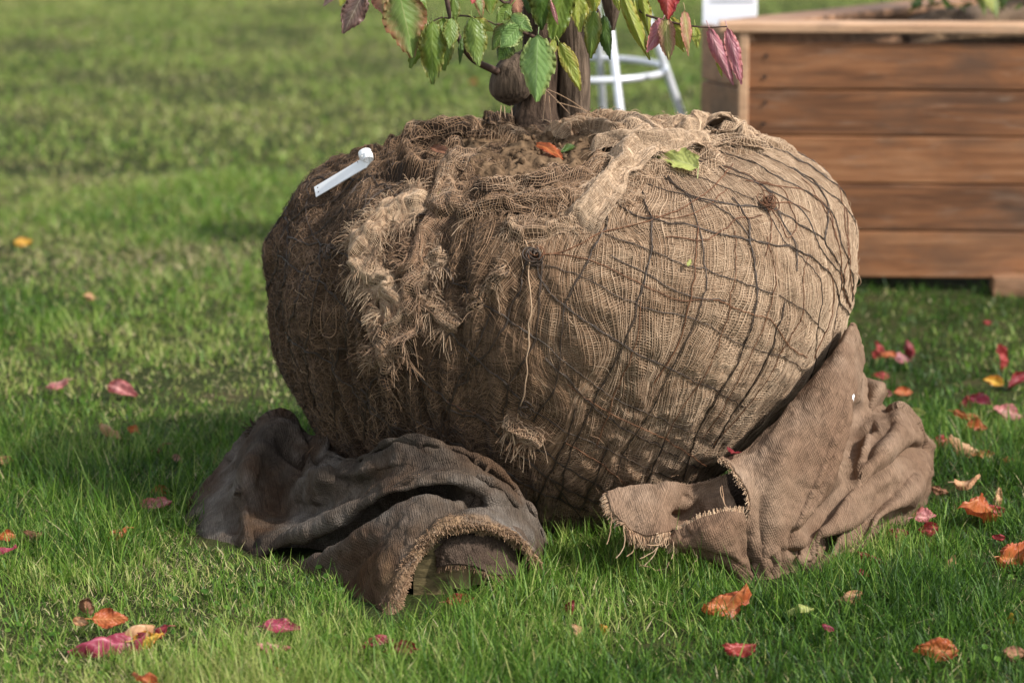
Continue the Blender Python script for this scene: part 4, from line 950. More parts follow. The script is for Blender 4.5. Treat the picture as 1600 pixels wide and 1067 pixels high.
o, GL, NL = sheet('cloth', rowsL, 380, 320, M_SACKL, left, .0055, 40, .0035, 20, creases=CL, uvd=((.95, 0, .3), (-.2, -.62, .75)), tintf=hemtint)
b = MB(); surf_fuzz(b, GL, NL, 14000, .006, .018, .02, 5, .0016, .0004)
for k_, (ra, rb) in enumerate(((-1, -14), (-5, -20), (-10, -26), (-16, -34), (-24, -40), (-33, -50), (-42, -60), (-52, -70))):
    fringe(b, GL[ra, 190:] + NL[ra, 190:] * .002, GL[rb, 190:] - NL[rb, 190:] * .006, 1700 - 130 * k_, .004, .013, .62 - .035 * k_, 60 + k_, .25, .0006, spread=.5)
q0 = P(405, 672, 4.82); r = np.random.default_rng(8); 
qq = q0 + np.cumsum(np.concatenate([np.zeros((60, 1, 3)), nrm(np.array([-.8, 0, .25]) + r.normal(0, .5, (60, 1, 3))) + r.normal(0, .35, (60, 6, 3))], 1), 1) * .0042 + np.array([0, 0, -.004]); b.tubes(qq, .0009, 3, tint=.02)
b.build('frayed_threads', M_YARN, left)
rowsI = [[(668,820,4.29),(700,815,4.29),(740,812,4.30),(785,815,4.31),(825,845,4.33),(838,880,4.35)],
         [(672,842,4.255),(700,835,4.25),(740,838,4.245),(785,850,4.27),(812,868,4.31),(832,888,4.34)],
         [(680,866,4.235),(705,860,4.225),(740,862,4.225),(775,874,4.24),(802,884,4.27),(826,894,4.32)],
         [(684,886,4.23),(706,882,4.215),(740,884,4.215),(768,898,4.22),(796,898,4.25),(820,900,4.30)]]
o, GI, NI = sheet('inner_flap', rowsI, 120, 80, M_SACKI, left, .004, 50, .005, 30)
b = MB(); fringe(b, GI[-1], GI[-8], 400, .003, .012, .25, 7, .3, .0007); surf_fuzz(b, GI, NI, 1200, .005, .015, .3, 9); b.build('flap_fringe', M_YARN, left)

right = empty('folded_sack', tuple(G(1210, 860)), 'light brown burlap sack with frayed hem leaning against the right of the root ball', 'sack')
gp = (1196, 918, 4.335)
rays = [
 [gp,(1176,900,4.34),(1164,868,4.34),(1163,826,4.345),(1168,790,4.355),(1158,752,4.37),(1140,728,4.39),(1124,715,4.40)],
 [(1199,917,4.33),(1184,890,4.325),(1178,850,4.33),(1180,806,4.35),(1184,770,4.37),(1180,738,4.40),(1170,712,4.44),(1160,702,4.47)],
 [(1203,916,4.328),(1194,880,4.315),(1194,840,4.33),(1202,792,4.36),(1210,750,4.385),(1216,700,4.43),(1212,672,4.47),(1205,668,4.51)],
 [(1207,914,4.328),(1206,876,4.32),(1214,834,4.34),(1228,786,4.375),(1244,734,4.41),(1258,670,4.46),(1258,622,4.52),(1252,612,4.56)],
 [(1211,912,4.328),(1216,874,4.325),(1232,830,4.35),(1252,782,4.39),(1274,718,4.43),(1296,640,4.49),(1302,565,4.57),(1298,555,4.61)],
 [(1214,910,4.33),(1225,874,4.335),(1246,830,4.36),(1272,778,4.40),(1300,704,4.45),(1322,620,4.52),(1331,520,4.64),(1328,506,4.69)],
 [(1217,909,4.335),(1232,876,4.345),(1256,834,4.37),(1288,776,4.41),(1320,704,4.47),(1338,625,4.56),(1343,560,4.66),(1340,520,4.74)],
 [(1220,908,4.34),(1238,878,4.365),(1264,838,4.40),(1300,786,4.45),(1328,730,4.54),(1337,670,4.66),(1345,622,4.78),(1350,590,4.87)],
 [(1224,907,4.345),(1246,876,4.365),(1276,834,4.40),(1312,790,4.445),(1344,740,4.52),(1362,682,4.65),(1378,645,4.80),(1386,640,4.92)],
 [(1228,906,4.35),(1256,874,4.365),(1290,830,4.405),(1330,786,4.455),(1372,728,4.55),(1402,668,4.68),(1408,637,4.80),(1408,655,4.95)],
 [(1232,906,4.355),(1264,878,4.38),(1302,838,4.43),(1348,796,4.49),(1396,742,4.57),(1426,694,4.68),(1436,666,4.80),(1436,690,4.95)],
 [(1236,906,4.36),(1272,882,4.40),(1312,846,4.465),(1360,806,4.535),(1408,762,4.61),(1434,724,4.70),(1443,700,4.81),(1444,712,4.95)],
 [(1240,906,4.36),(1280,884,4.385),(1322,848,4.43),(1372,808,4.50),(1420,780,4.58),(1447,748,4.68),(1452,725,4.79),(1452,735,4.95)],
 [(1244,908,4.37),(1286,890,4.41),(1328,866,4.48),(1376,836,4.56),(1420,806,4.65),(1444,776,4.73),(1450,752,4.82),(1450,765,4.95)],
 [(1248,911,4.365),(1292,897,4.40),(1336,878,4.465),(1382,854,4.545),(1418,822,4.65),(1440,792,4.74),(1446,776,4.82),(1446,780,4.95)],
]
def seam(Gd):
    nv, nu = Gd.shape[:2]; vv, uu = np.mgrid[0:nv, 0:nu]; vv = vv / (nv - 1); uu = uu / (nu - 1)
    d = (vv - .385) + .05 * np.sin(uu * 4); return .0035 * np.exp(-(d / .012)**2) * smooth(.15, .3, uu) * smooth(.8, .65, uu) * (1 + .4 * np.sin(uu * 160)) - .002 * np.exp(-((d - .02) / .006)**2) * smooth(.15, .3, uu) * smooth(.8, .65, uu)
CR = [
 ([(1346,625),(1342,650),(1336,675),(1324,715),(1312,748)], -.030, 5, 20), ([(1356,668),(1352,690),(1342,715),(1330,740)], .014, 8, 7), ([(1372,660),(1356,664),(1344,656)], -.014, 6, 8),
 ([(1448,692),(1424,706),(1390,726),(1350,748),(1315,778),(1275,818),(1246,850)], -.020, 10, 16), ([(1440,690),(1426,704),(1418,716)], -.014, 10, 12),
 ([(1440,738),(1400,776),(1350,802),(1300,822),(1255,842)], .012, 12, 16), ([(1432,792),(1380,812),(1320,834),(1270,850),(1236,872)], -.022, 6, 18),
 ([(1243,818),(1240,845),(1238,872)], -.014, 6, 7), ([(1274,800),(1262,820),(1246,838)], -.010, 6, 7), ([(1258,835),(1250,860),(1252,885)], .008, 6, 6), ([(1222,850),(1226,880),(1222,905)], -.008, 5, 6),
 ([(1190,760),(1186,810),(1192,860),(1200,900)], -.006, 8, 9), ([(1240,660),(1225,720),(1215,780),(1208,850)], .006, 14, 14), ([(1400,650),(1372,680),(1350,720)], -.008, 9, 10),
 ([(1415,660),(1380,705),(1340,745)], .008, 12, 12), ([(1205,905),(1212,885),(1205,865)], -.008, 5, 5), ([(1176,880),(1182,900),(1196,912)], .008, 5, 5),
]
o, GR, NR = sheet('cloth', rays, 300, 420, M_SACKR, right, .0042, 60, .004, 20, seam, CR)
b = MB(); surf_fuzz(b, GR, NR, 12000, .004, .014, .60, 5, .0012, .00035)
fringe(b, GR[0, 20:], GR[8, 20:], 650, .004, .014, .66, 12, .1, .0007); 
b.build('frayed_threads', M_FRAY, right)
rowsF = [[(949,768,4.36),(985,760,4.38),(1020,755,4.39),(1048,753,4.395),(1075,757,4.41),(1105,752,4.42),(1135,740,4.43)],
         [(950,780,4.345),(984,778,4.355),(1018,776,4.36),(1048,778,4.37),(1072,784,4.41),(1100,778,4.42),(1140,765,4.41)],
         [(954,794,4.33),(984,798,4.33),(1014,800,4.33),(1044,806,4.34),(1062,812,4.40),(1098,800,4.40),(1150,790,4.38)],
         [(966,810,4.32),(986,815,4.315),(1012,820,4.31),(1038,822,4.315),(1058,818,4.36),(1092,814,4.38),(1160,800,4.36)],
         [(976,820,4.31),(992,829,4.305),(1012,836,4.30),(1034,833,4.30),(1052,828,4.33),(1080,822,4.365),(1160,806,4.35)]]
o, GF, NF = sheet('hem_flap', rowsF, 160, 90, M_SACKR, right, .003, 70, .004, 26, creases=[([(1052,812),(1066,806),(1084,800),(1104,790)], -.016, 8, 9), ([(1075,770),(1062,790),(1056,812)], -.008, 8, 8), ([(1000,765),(995,800)], .004, 14, 14), ([(1060,800),(1072,782),(1110,770)], .007, 8, 7), ([(1085,790),(1120,784),(1150,792)], .006, 9, 9)])
sheet('dark_fill_sheet', [[(1108,748,4.48),(1130,742,4.49),(1160,730,4.50),(1190,712,4.51)],[(1106,790,4.47),(1130,785,4.47),(1160,780,4.47),(1186,775,4.46)],[(1106,830,4.46),(1130,830,4.46),(1160,832,4.46),(1182,835,4.44)],[(1106,870,4.44),(1130,870,4.44),(1160,872,4.44),(1186,880,4.42)]], 60, 60, M_SACKI, right, .003, 83, .004, 24)  # dark cloth sheet added to fill the see-through opening as shade
rowsB = [[(1044,838,4.32),(1062,826,4.315),(1085,814,4.31),(1112,806,4.31),(1140,802,4.31),(1162,802,4.315)],
         [(1046,846,4.305),(1064,840,4.295),(1086,834,4.285),(1112,828,4.28),(1140,826,4.285),(1163,830,4.31)],
         [(1052,852,4.30),(1066,853,4.29),(1088,854,4.28),(1114,856,4.275),(1142,858,4.28),(1168,866,4.31)],
         [(1060,857,4.30),(1080,862,4.295),(1098,866,4.29),(1120,872,4.285),(1148,878,4.29),(1176,896,4.31)],
         [(1064,860,4.32),(1084,868,4.32),(1104,874,4.315),(1124,882,4.31),(1152,892,4.31),(1184,912,4.315)]]
o, GB, NB = sheet('hem_flap', rowsB, 160, 90, M_SACKR, right, .003, 75, .004, 26, creases=[([(1070,858),(1110,866),(1150,878),(1178,900)], -.008, 5, 5), ([(1150,815),(1156,850),(1166,880)], -.006, 7, 7), ([(1058,838),(1070,836),(1080,826)], -.008, 6, 6), ([(1100,820),(1110,845),(1130,862)], .004, 12, 12)])
# the folded-over strip hanging low on the left of the sack
rowsD = [[(1120,868,4.30),(1140,876,4.295),(1158,888,4.295),(1176,905,4.30)],[(1116,874,4.31),(1138,884,4.30),(1156,900,4.295),(1172,920,4.30)],[(1122,882,4.33),(1140,896,4.32),(1154,915,4.31),(1168,930,4.31)]]
sheet('hem_flap', rowsD, 60, 40, M_SACKR, right, .003, 78, .004, 40)
rowsC = [[(1346,650,4.86),(1352,630,4.88),(1362,610,4.90),(1372,597,4.92),(1380,596,4.95)],[(1346,660,4.82),(1355,640,4.83),(1368,618,4.85),(1380,604,4.87),(1385,612,4.93)],[(1350,670,4.83),(1360,660,4.83),(1372,645,4.84),(1380,630,4.86),(1384,632,4.92)]]
sheet('back_fold', [[(1338,655,4.88),(1344,625,4.89),(1350,600,4.91),(1352,592,4.94)],[(1346,655,4.83),(1354,625,4.84),(1362,602,4.86),(1366,596,4.91)],[(1352,660,4.81),(1364,632,4.82),(1376,608,4.84),(1380,600,4.90)],[(1356,672,4.86),(1370,645,4.88),(1380,625,4.89),(1384,612,4.93)]], 60, 60, M_SACKR, right, .002, 80, .004, 20)
b = MB()
fringe(b, GF[:, 0], GF[:, 6], 260, .005, .018, .62, 13, .5, .0008); fringe(b, GF[-1, :100], GF[-8, :100], 420, .005, .020, .58, 14, .5, .0008)
fringe(b, GB[0], GB[8], 420, .006, .016, .72, 15, -.1, .0008, spread=.15); fringe(b, GB[:, 0], GB[:, 7], 160, .005, .018, .6, 16, .4, .0008)
fringe(b, GF[0], GF[6], 100, .003, .008, .6, 19, .1, .0006)
surf_fuzz(b, GF, NF, 900, .004, .012, .6, 17); surf_fuzz(b, GB, NB, 900, .004, .012, .6, 18)
b.build('hem_fringe', M_FRAY, right)
b = MB(); r = np.random.default_rng(55)
for a_, b_, sag in (((975,820),(962,872),.3), ((985,826),(980,868),.5), ((1035,833),(1000,872),.3), ((1032,834),(1008,882),.2), ((1040,832),(1012,850),.6), ((1052,846),(1050,872),.1), ((1080,850),(1084,878),.6), ((1084,878),(1074,905),.2), ((1000,882),(1045,878),.6), ((955,800),(948,850),.1), ((1126,760),(1152,802),-.3), ((1128,758),(1158,806),-.4)):
    p0, p1 = P(*a_, 4.29 if a_[1] > 790 else 4.36), P(*b_, 4.28 if a_[1] > 790 else 4.35); t = np.linspace(0, 1, 20)[:, None]; k = np.linalg.norm(p1 - p0)
    MB().tubes(p0 * (1 - t) + p1 * t + np.array([sag, 0, -abs(sag)]) * k * .4 * np.sin(t * math.pi) + .0015 * np.stack([noise(st(t[:, 0] * 9, 0 * t[:, 0], r.uniform(0, 99) + 0 * t[:, 0]), 5)] * 3, -1), .0010, 4, tint=r.uniform(.4, .75)).build('hanging_thread', M_FRAY, right)
q = [P(1029, y, 4.36 - (y - 752) * .0007) + np.array([0, -.004, 0]) for y in (752, 775, 800, 818, 830)]
q = resample(q, 61) + .0 ; 
for i in range(0, 60, 2):
    j = min(60, i + 1); bb = np.stack([bil(GF, np.array([i / 61.]), np.array([.49 - .02 * i / 61.]))[0], bil(GF, np.array([(i + 1.2) / 61.]), np.array([.49 - .02 * i / 61.]))[0]]); b.tubes(resample(bb + np.array([0, -.0022, .001]), 4), .0008, 4, tint=1.3)
b.build('white_stitching', M_WHITE, right)

# white scrap on the sack
sc = P(1338, 626, 4.55); Gd = leaf_geo(.020, .018, 3, .4, .3, .0, 10, 9, 'maple', .1)
o = leaf_mesh('paper_scrap', Gd, np.array([[.6, .7, 0], [0, 0, -1], [-.7, .6, .2]]).T, sc + np.array([-.008, -.012, .004]), M_WHITE); tag(o, 'tiny torn white scrap caught on the right edge of the light brown sack', 'scrap')

# ------------------------------------------------------------------ wood under the sacks
def blk(name, c_, size, rz, mat, label, cat, tilt=0, bev=.004, seed=0):
    from mathutils import Matrix
    M = np.array(Matrix.Rotation(rz, 4, 'Z') @ Matrix.Rotation(tilt, 4, 'Y')); M[:3, 3] = c_
    h = np.array(size) / 2; n = 12
    b = MB()
    # subdivided box faces with a rough-sawn surface
    for ax in range(3):
        for sg in (-1, 1):
            o_ = [i for i in range(3) if i != ax]; a, bb = np.meshgrid(np.linspace(-1, 1, n), np.linspace(-1, 1, n)); V = np.zeros((n, n, 3)); V[..., ax] = sg; V[..., o_[0]] = a; V[..., o_[1]] = bb
            V = V * h; rr = nrm(V / h); V = V * (1 - .02 * (np.abs(V / h) > .99).sum(-1, keepdims=True)) + .0018 * fbm(V * 60 + seed, 2, seed)[..., None] * rr
            b.grid(V @ M[:3, :3].T + M[:3, 3])
    o = b.build(name, mat, fixn=False); tag(o, label, cat); return o
g = G(668, 935); blk('wood_block', (g[0] + .004, g[1] + .052, .036), (.056, .06, .092), .05, M_MOSSY, 'weathered mossy wood block standing under the arched hem of the dark sack', 'wood block', seed=1)
g = G(718, 925); blk('wood_wedge', (g[0], g[1] + .035, .038), (.040, .03, .085), -.1, M_FRESH, 'pale split wood wedge behind the red leaf, under the dark sack flap', 'wood wedge', .03, seed=2)
g = G(750, 918); blk('wood_wedge', (g[0], g[1] + .035, .030), (.026, .03, .075), .3, M_FRESH, 'small pale wood wedge leaning right, at the right of the first split wedge', 'wood wedge', .25, seed=3)
g = G(1030, 880); blk('wood_block', (g[0], g[1] + .06, .035), (.10, .06, .075), .1, M_RUSTWOOD, 'rust brown wood block in the dark under the frayed flap of the light brown sack', 'wood block', seed=4)

# ------------------------------------------------------------------ plastic tree label on the ball
lab = empty('tree_label', tuple(hit(bv1, 540, 280)[0]), 'white plastic strip label with looped end lying on the upper left of the root ball', 'label')
a0, n0 = hit2(497, 306); a1, n1 = hit2(576, 266); a0 = a0 + n0 * .012; a1 = a1 + n1 * .014
ax = nrm(a1 - a0); up = nrm(nrm(n0 + n1) - ax * nrm(n0 + n1).dot(ax)); up = nrm(up + np.array([.9, -.9, .6])); up = nrm(up - ax * up.dot(ax)); sd_ = np.cross(up, ax); Ls = np.linalg.norm(a1 - a0)
def strip(pts, wdt, th=.0008):
    pts = np.array(pts); t = nrm(np.gradient(pts, axis=0)); nn = nrm(np.cross(t, np.broadcast_to(sd_, t.shape))); V = []
    for sx, sn in ((-1, -1), (1, -1), (1, 1), (-1, 1)): V.append(pts + sd_ * wdt * sx * .5 + nn * th * sn)
    return MB().grid(np.stack(V, 1), closed=True)
t = np.linspace(0, 1, 12)[:, None]; b = strip(a0 + (a1 - a0) * t, 0.021); 
for s0 in (0, ):
    pass
b.build('strip', M_WHITE, lab, smooth=False)
for k in (-1, 1):
    ph = np.linspace(0, R(325), 26)[:, None]; c0 = a1 + sd_ * k * .0064; rr = .0095
    q = np.concatenate([c0 + ax * np.linspace(0, .010, 5)[:, None], c0 + ax * .010 + ax * rr * np.sin(ph[1:]) * 1.1 + up * rr * (1 - np.cos(ph[1:]))]) if k == 1 else np.concatenate([c0 + ax * np.linspace(0, .018, 6)[:, None] + up * np.linspace(0, .008, 6)[:, None], c0 + ax * .018 + up * .008 + ax * rr * .8 * np.sin(ph[1:]) + up * rr * .8 * (1 - np.cos(ph[1:]))])
    strip(q, .0110).build('loop', M_WHITE, lab, smooth=False)
def disc(b, c_, nn, rad, e=None, n=14):
    e1 = nrm(np.cross(nn, np.array([.3, 1, .2]))); e2 = np.cross(nn, e1); a = np.linspace(0, 2 * math.pi, n, endpoint=False)
    V = np.vstack([c_, c_ + rad * (np.cos(a)[:, None] * e1 + np.sin(a)[:, None] * e2)]); b.add(V, None, [[0, 1 + i, 1 + (i + 1) % n] for i in range(n)])
b = MB(); 
for u_, v_ in ((.007, -.004), (.007, .005), (Ls - .012, .008)): b = MB(); disc(b, a0 + ax * u_ + sd_ * v_ + up * .0014, up, .0011); b.build('punched_hole', M_BLACK, lab)

# ------------------------------------------------------------------ bar stool
stool = empty('bar_stool', tuple(np.array([.165, 7.5, 0])), 'white metal bar stool with round foot ring standing on the lawn behind the tree', 'stool')
sc_ = P(915, 108, 7.5); cx, cy, cz = sc_; cz = float(cz)
def tube_s(name, pts, rad, mat=M_METAL, par=stool, sides=12, flat=None):
    return MB().tubes(resample(pts, 24), rad, sides, ref=np.array([.2, .9, .1])).build(name, mat, par)
for deg, nm in ((-70, 'leg'), (4, 'leg'), (78, 'leg'), (122, 'leg')):
    c_, s_ = math.cos(R(deg)), math.sin(R(deg)); f = lambda z: np.array([cx + (.212 - .36 * (z - cz)) * c_, cy + (.212 - .36 * (z - cz)) * s_, z])
    tube_s(nm, [f(0.0), f(.4), f(cz + .40)], .0108 if deg != 78 else .010)
a = np.linspace(0, 2 * math.pi, 60); ring = st(cx + .212 * np.cos(a), cy + .212 * np.sin(a), cz + .05 * .212 * np.sin(a)); MB().tubes(ring, .0092, 12, ref=np.array([0, 0, 1.])).build('foot_ring', M_METAL, stool)
b = MB(); prof = [(0, .03), (.15, .03), (.17, .02), (.17, 0), (.15, -.01), (0, -.01)]; a = np.linspace(0, 2 * math.pi, 40, endpoint=False)
b.grid(st(*[np.array([[cx + r_ * math.cos(q) for q in a] for r_, z_ in prof]), np.array([[cy + r_ * math.sin(q) for q in a] for r_, z_ in prof]), np.array([[cz + .41 + z_ for q in a] for r_, z_ in prof])]), closed=True); b.build('seat', M_METAL, stool)

# ------------------------------------------------------------------ planter box
from mathutils import Matrix
pl = empty('planter_box', tuple(P(1160, 438, 7.03)), 'large stained wooden planter box with horizontal planks and a bare top rim board', 'planter')
c0 = P(1162, 438, 7.03); x0, y0p = c0[0], c0[1]; ANG = R(-3.5)
def fr_pt(d, back_, z):   # along the front from the corner, back from it, height
    return np.array([x0 + d * math.cos(ANG) - back_ * math.sin(ANG), y0p + d * math.sin(ANG) + back_ * math.cos(ANG), z])
MF = np.eye(4); MF[:3, 0] = (math.cos(ANG), math.sin(ANG), 0); MF[:3, 1] = (-math.sin(ANG), math.cos(ANG), 0); MF[:3, 3] = (x0, y0p, 0)
WID = 1.9
def zof(py): return P(1162, py, y0p)[2]
ys_ = [67, 141, 213, 287, 360, 433]
def disc0(b, c_, nn, rad, n=10):
    e1 = nrm(np.cross(nn, np.array([.3, .2, 1]))); e2 = np.cross(nn, e1); a = np.linspace(0, 2 * math.pi, n, endpoint=False); ed = rad * (np.cos(a)[:, None] * e1 + np.sin(a)[:, None] * e2)
    V = np.vstack([c_, c_ + ed, c_ + ed - nn * .004]); b.add(V, [[1 + i, 1 + (i + 1) % n, n + 1 + (i + 1) % n, n + 1 + i] for i in range(n)], [[0, 1 + i, 1 + (i + 1) % n] for i in range(n)])
b = MB(); rr = np.random.default_rng(2)
for i in range(5):
    z1, z0 = zof(ys_[i]), zof(ys_[i + 1]) + .003; b.box((0.0, rr.uniform(-.001, .0015), z0), (WID, .028, z1), tint=rr.uniform(.1, .9), M=MF, bev=.003)
fp = b.build('front_panel', M_PLANK, pl, smooth=False)
for i in range(5):
    for dx in (.045, .93, 1.8):
        for f_ in (.27, .72):
            q = fr_pt(dx + rr.normal(0, .003), -.0045, zof(ys_[i]) * (1 - f_) + zof(ys_[i + 1]) * f_); b = MB(); disc0(b, q, np.array([math.sin(ANG), -math.cos(ANG), 0]), .0042); b.build('screw', M_BLACK, fp)
zb = zof(433); zt_ = zof(50)
# left-front facet in shade
MS = np.eye(4); AS = R(118); MS[:3, 0] = (math.cos(AS), math.sin(AS), 0); MS[:3, 1] = (-math.sin(AS), math.cos(AS), 0); MS[:3, 3] = (*fr_pt(-.004, .004, 0)[:2], 0)
p2 = P(1095, 200, 7.27); d2 = math.dist(p2[:2], fr_pt(0, 0, 0)[:2]); AS = math.atan2(p2[1] - y0p, p2[0] - x0); MS[:3, 0] = (math.cos(AS), math.sin(AS), 0); MS[:3, 1] = (-math.sin(AS), math.cos(AS), 0)
b = MB()
for i in range(5):
    zA = zt_ if i == 0 else zof(ys_[i]); b.box((.0, -.026, zof(ys_[i + 1]) + .004), (d2, -.002, zA), tint=rr.uniform(.2, .8), M=MS, bev=.003)
b.build('side_panel', M_SIDE, pl, smooth=False)
b = MB(); b.box((-.020, -.012, zb), (.004, .020, zt_ - .001), M=MF, bev=.003); b.build('corner_trim', M_RIM, pl, smooth=False)
# rim boards
b = MB(); zr0 = zof(52); zr1 = zof(39) + .004; b.box((-.07, -.018, zr0 + .002), (WID, .10, zr1), M=MF, bev=.003); b.build('top_rim', M_RIM, pl, smooth=False)
p3_ = P(1330, -4, 7.85); A3 = math.atan2(p3_[1] - (p2[1]), p3_[0] - p2[0]); MR = np.eye(4); MR[:3, 0] = (math.cos(A3), math.sin(A3), 0); MR[:3, 1] = (-math.sin(A3), math.cos(A3), 0); MR[:3, 3] = (p2[0] + .045, p2[1] - .06, 0)
b = MB(); b.box((.02, -.14, zr0 - .002), (1.2, -.0, zr1 - .006), M=MR, bev=.003); b.box((.02, -.06, zb), (1.15, -.03, zr0 - .004), M=MR, bev=.003); b.build('back_side_panel', M_SIDE, pl, smooth=False)
for q in (-.01, .9, 1.75): MB().box((q, .04, .0), (q + .09, .5, zb - .002), M=MF, bev=.003).build('base_skid', M_SIDE, pl, smooth=False)
# inner fill: soil with burlap showing through the slot
nx2, ny2 = 90, 50; U, Vv = np.meshgrid(np.linspace(.03, WID - .02, nx2), np.linspace(.05, .75, ny2)); lim = U > .0
zz = zof(64) - .05 * smooth(.45, .25, U) + .03 * smooth(.3, .6, U) * smooth(0.05, .2, Vv) + .018 * fbm(st(U * 9, Vv * 9, 0 * U), 3, 300)
xs0 = .55 * Vv * (U < 9); Uc = U + 0 * xs0
MBf = st(x0 + (U + Vv * .62 * smooth(.9, 0, U)) * math.cos(ANG) - Vv * math.sin(ANG), y0p + U * math.sin(ANG) + Vv * math.cos(ANG), zz)
bb_ = MB(); bb_.grid(MBf); V0 = MBf[0].copy(); Vd = V0.copy(); Vd[:, 2] = .12; bb_.grid(np.stack([Vd, V0])); bb_.build('soil_fill', M_SOIL, pl)
# a burlapped shrub inside it
sh = empty('planter_shrub', tuple(fr_pt(.75, .40, .55)), 'dark leafy shrub with burlap wrapped roots planted in the wooden planter box', 'shrub')
a = np.linspace(0, 2 * math.pi, 60, endpoint=False)[None]; e_ = np.linspace(-.5, 1.5, 30)[:, None]; d = st(np.cos(a) * np.cos(e_) * .46, np.sin(a) * np.cos(e_) * .27, np.sin(e_) * .12 + 0 * a)
base = fr_pt(.86, .42, .585); Vr = base + d * (1 + .12 * fbm(d * 12, 3, 8))[..., None]; MB().grid(Vr, tint=(.55 + .2 * fbm(d * 9, 2, 4)).reshape(-1), closed=True).build('root_ball', M_BALL, sh)
r = np.random.default_rng(21); fol = MB()
for k in range(9):
    s0 = base + np.array([r.uniform(-.26, .30), r.uniform(-.10, .12), .09]); top = s0 + np.array([r.uniform(-.15, .15), r.uniform(-.1, .1), r.uniform(.4, .7)])
    MB().tubes(resample([s0, (s0 + top) / 2 + r.normal(0, .03, 3), top], 16), np.linspace(.016, .006, 16), 8).build('stem', M_BARKD, sh)
n = 600; ctrs = base + np.stack([r.uniform(-.42, .36, n), r.uniform(-.18, .2, n), .07 + np.abs(r.normal(.0, .25, n)) + .02], -1); ctrs[:, 2] += .0
LG = leaf_geo(.05, .022, 2, .2, .2, 0, 6, 5)
for k in range(n):
    ax_ = nrm(r.normal(0, 1, 3) + np.array([0, 0, -.5])); up_ = nrm(np.cross(ax_, r.normal(0, 1, 3))); sd2 = np.cross(up_, ax_); Mx = np.stack([ax_, sd2, up_], 1)
    id_ = np.arange(30).reshape(5, 6); Q = np.stack([id_[:-1, :-1], id_[:-1, 1:], id_[1:, 1:], id_[1:, :-1]], -1).reshape(-1, 4); fol.add(LG @ Mx.T + ctrs[k], Q, uv=st(*np.meshgrid(np.linspace(0, 1, 6), np.linspace(-1, 1, 5))))
fol.build('foliage', LM['dg'], sh)
for (px_, py_, col) in ((1533, 6, 'g'), (1545, 2, 'yg'), (1552, 10, 'g'), (1538, -6, 'yg')):
    A = P(px_, py_ - 25, 7.12); tip = P(px_ + 4, py_ + 14, 7.10); ax_ = nrm(tip - A); tc = nrm(np.array([.1, -1, .3])); tc = nrm(tc - ax_ * tc.dot(ax_)); Mx = np.stack([ax_, np.cross(tc, ax_), tc], 1)
    leaf_mesh('leaf', leaf_geo(.075, .024, px_, .1, -.2), Mx, A, LM[col], sh, .02)
# sign card at the corner
sg = empty('sign_card', tuple(P(1140, 40, 7.34)), 'white card sign with faint grey print standing behind the left corner of the planter box', 'sign')
q = P(1140, 42, 7.34); wv_ = 84 / F * 7.42
b = MB(); b.box((q[0] - wv_ / 2, 7.338, q[2]), (q[0] + wv_ / 2, 7.344, q[2] + .21), bev=.001); b.build('card', M_PAPER, sg, smooth=False)
b = MB(); r = np.random.default_rng(4)
for row in range(5):
    b = MB(); zq = q[2] + .062 + row * .03; x = q[0] - wv_ * .36
    while x < q[0] + wv_ * .34:
        wl = r.uniform(.006, .016); b.box((x, 7.3365, zq), (x + wl, 7.3375, zq + .005)); x += wl + .0005
    b.build('print_line', M_INK, sg, smooth=False)
b = MB(); b.box((q[0] - .012, 7.346, 0), (q[0] + .012, 7.366, q[2] + .16), bev=.002); b.build('post', M_SIDE, sg, smooth=False)
g = G(1592, 466); blk('wood_offcut', (g[0] + .02, g[1] + .05, .022), (.16, .07, .05), -.05, M_SIDE, 'short weathered board offcut lying in the grass before the planter box', 'board', seed=6)

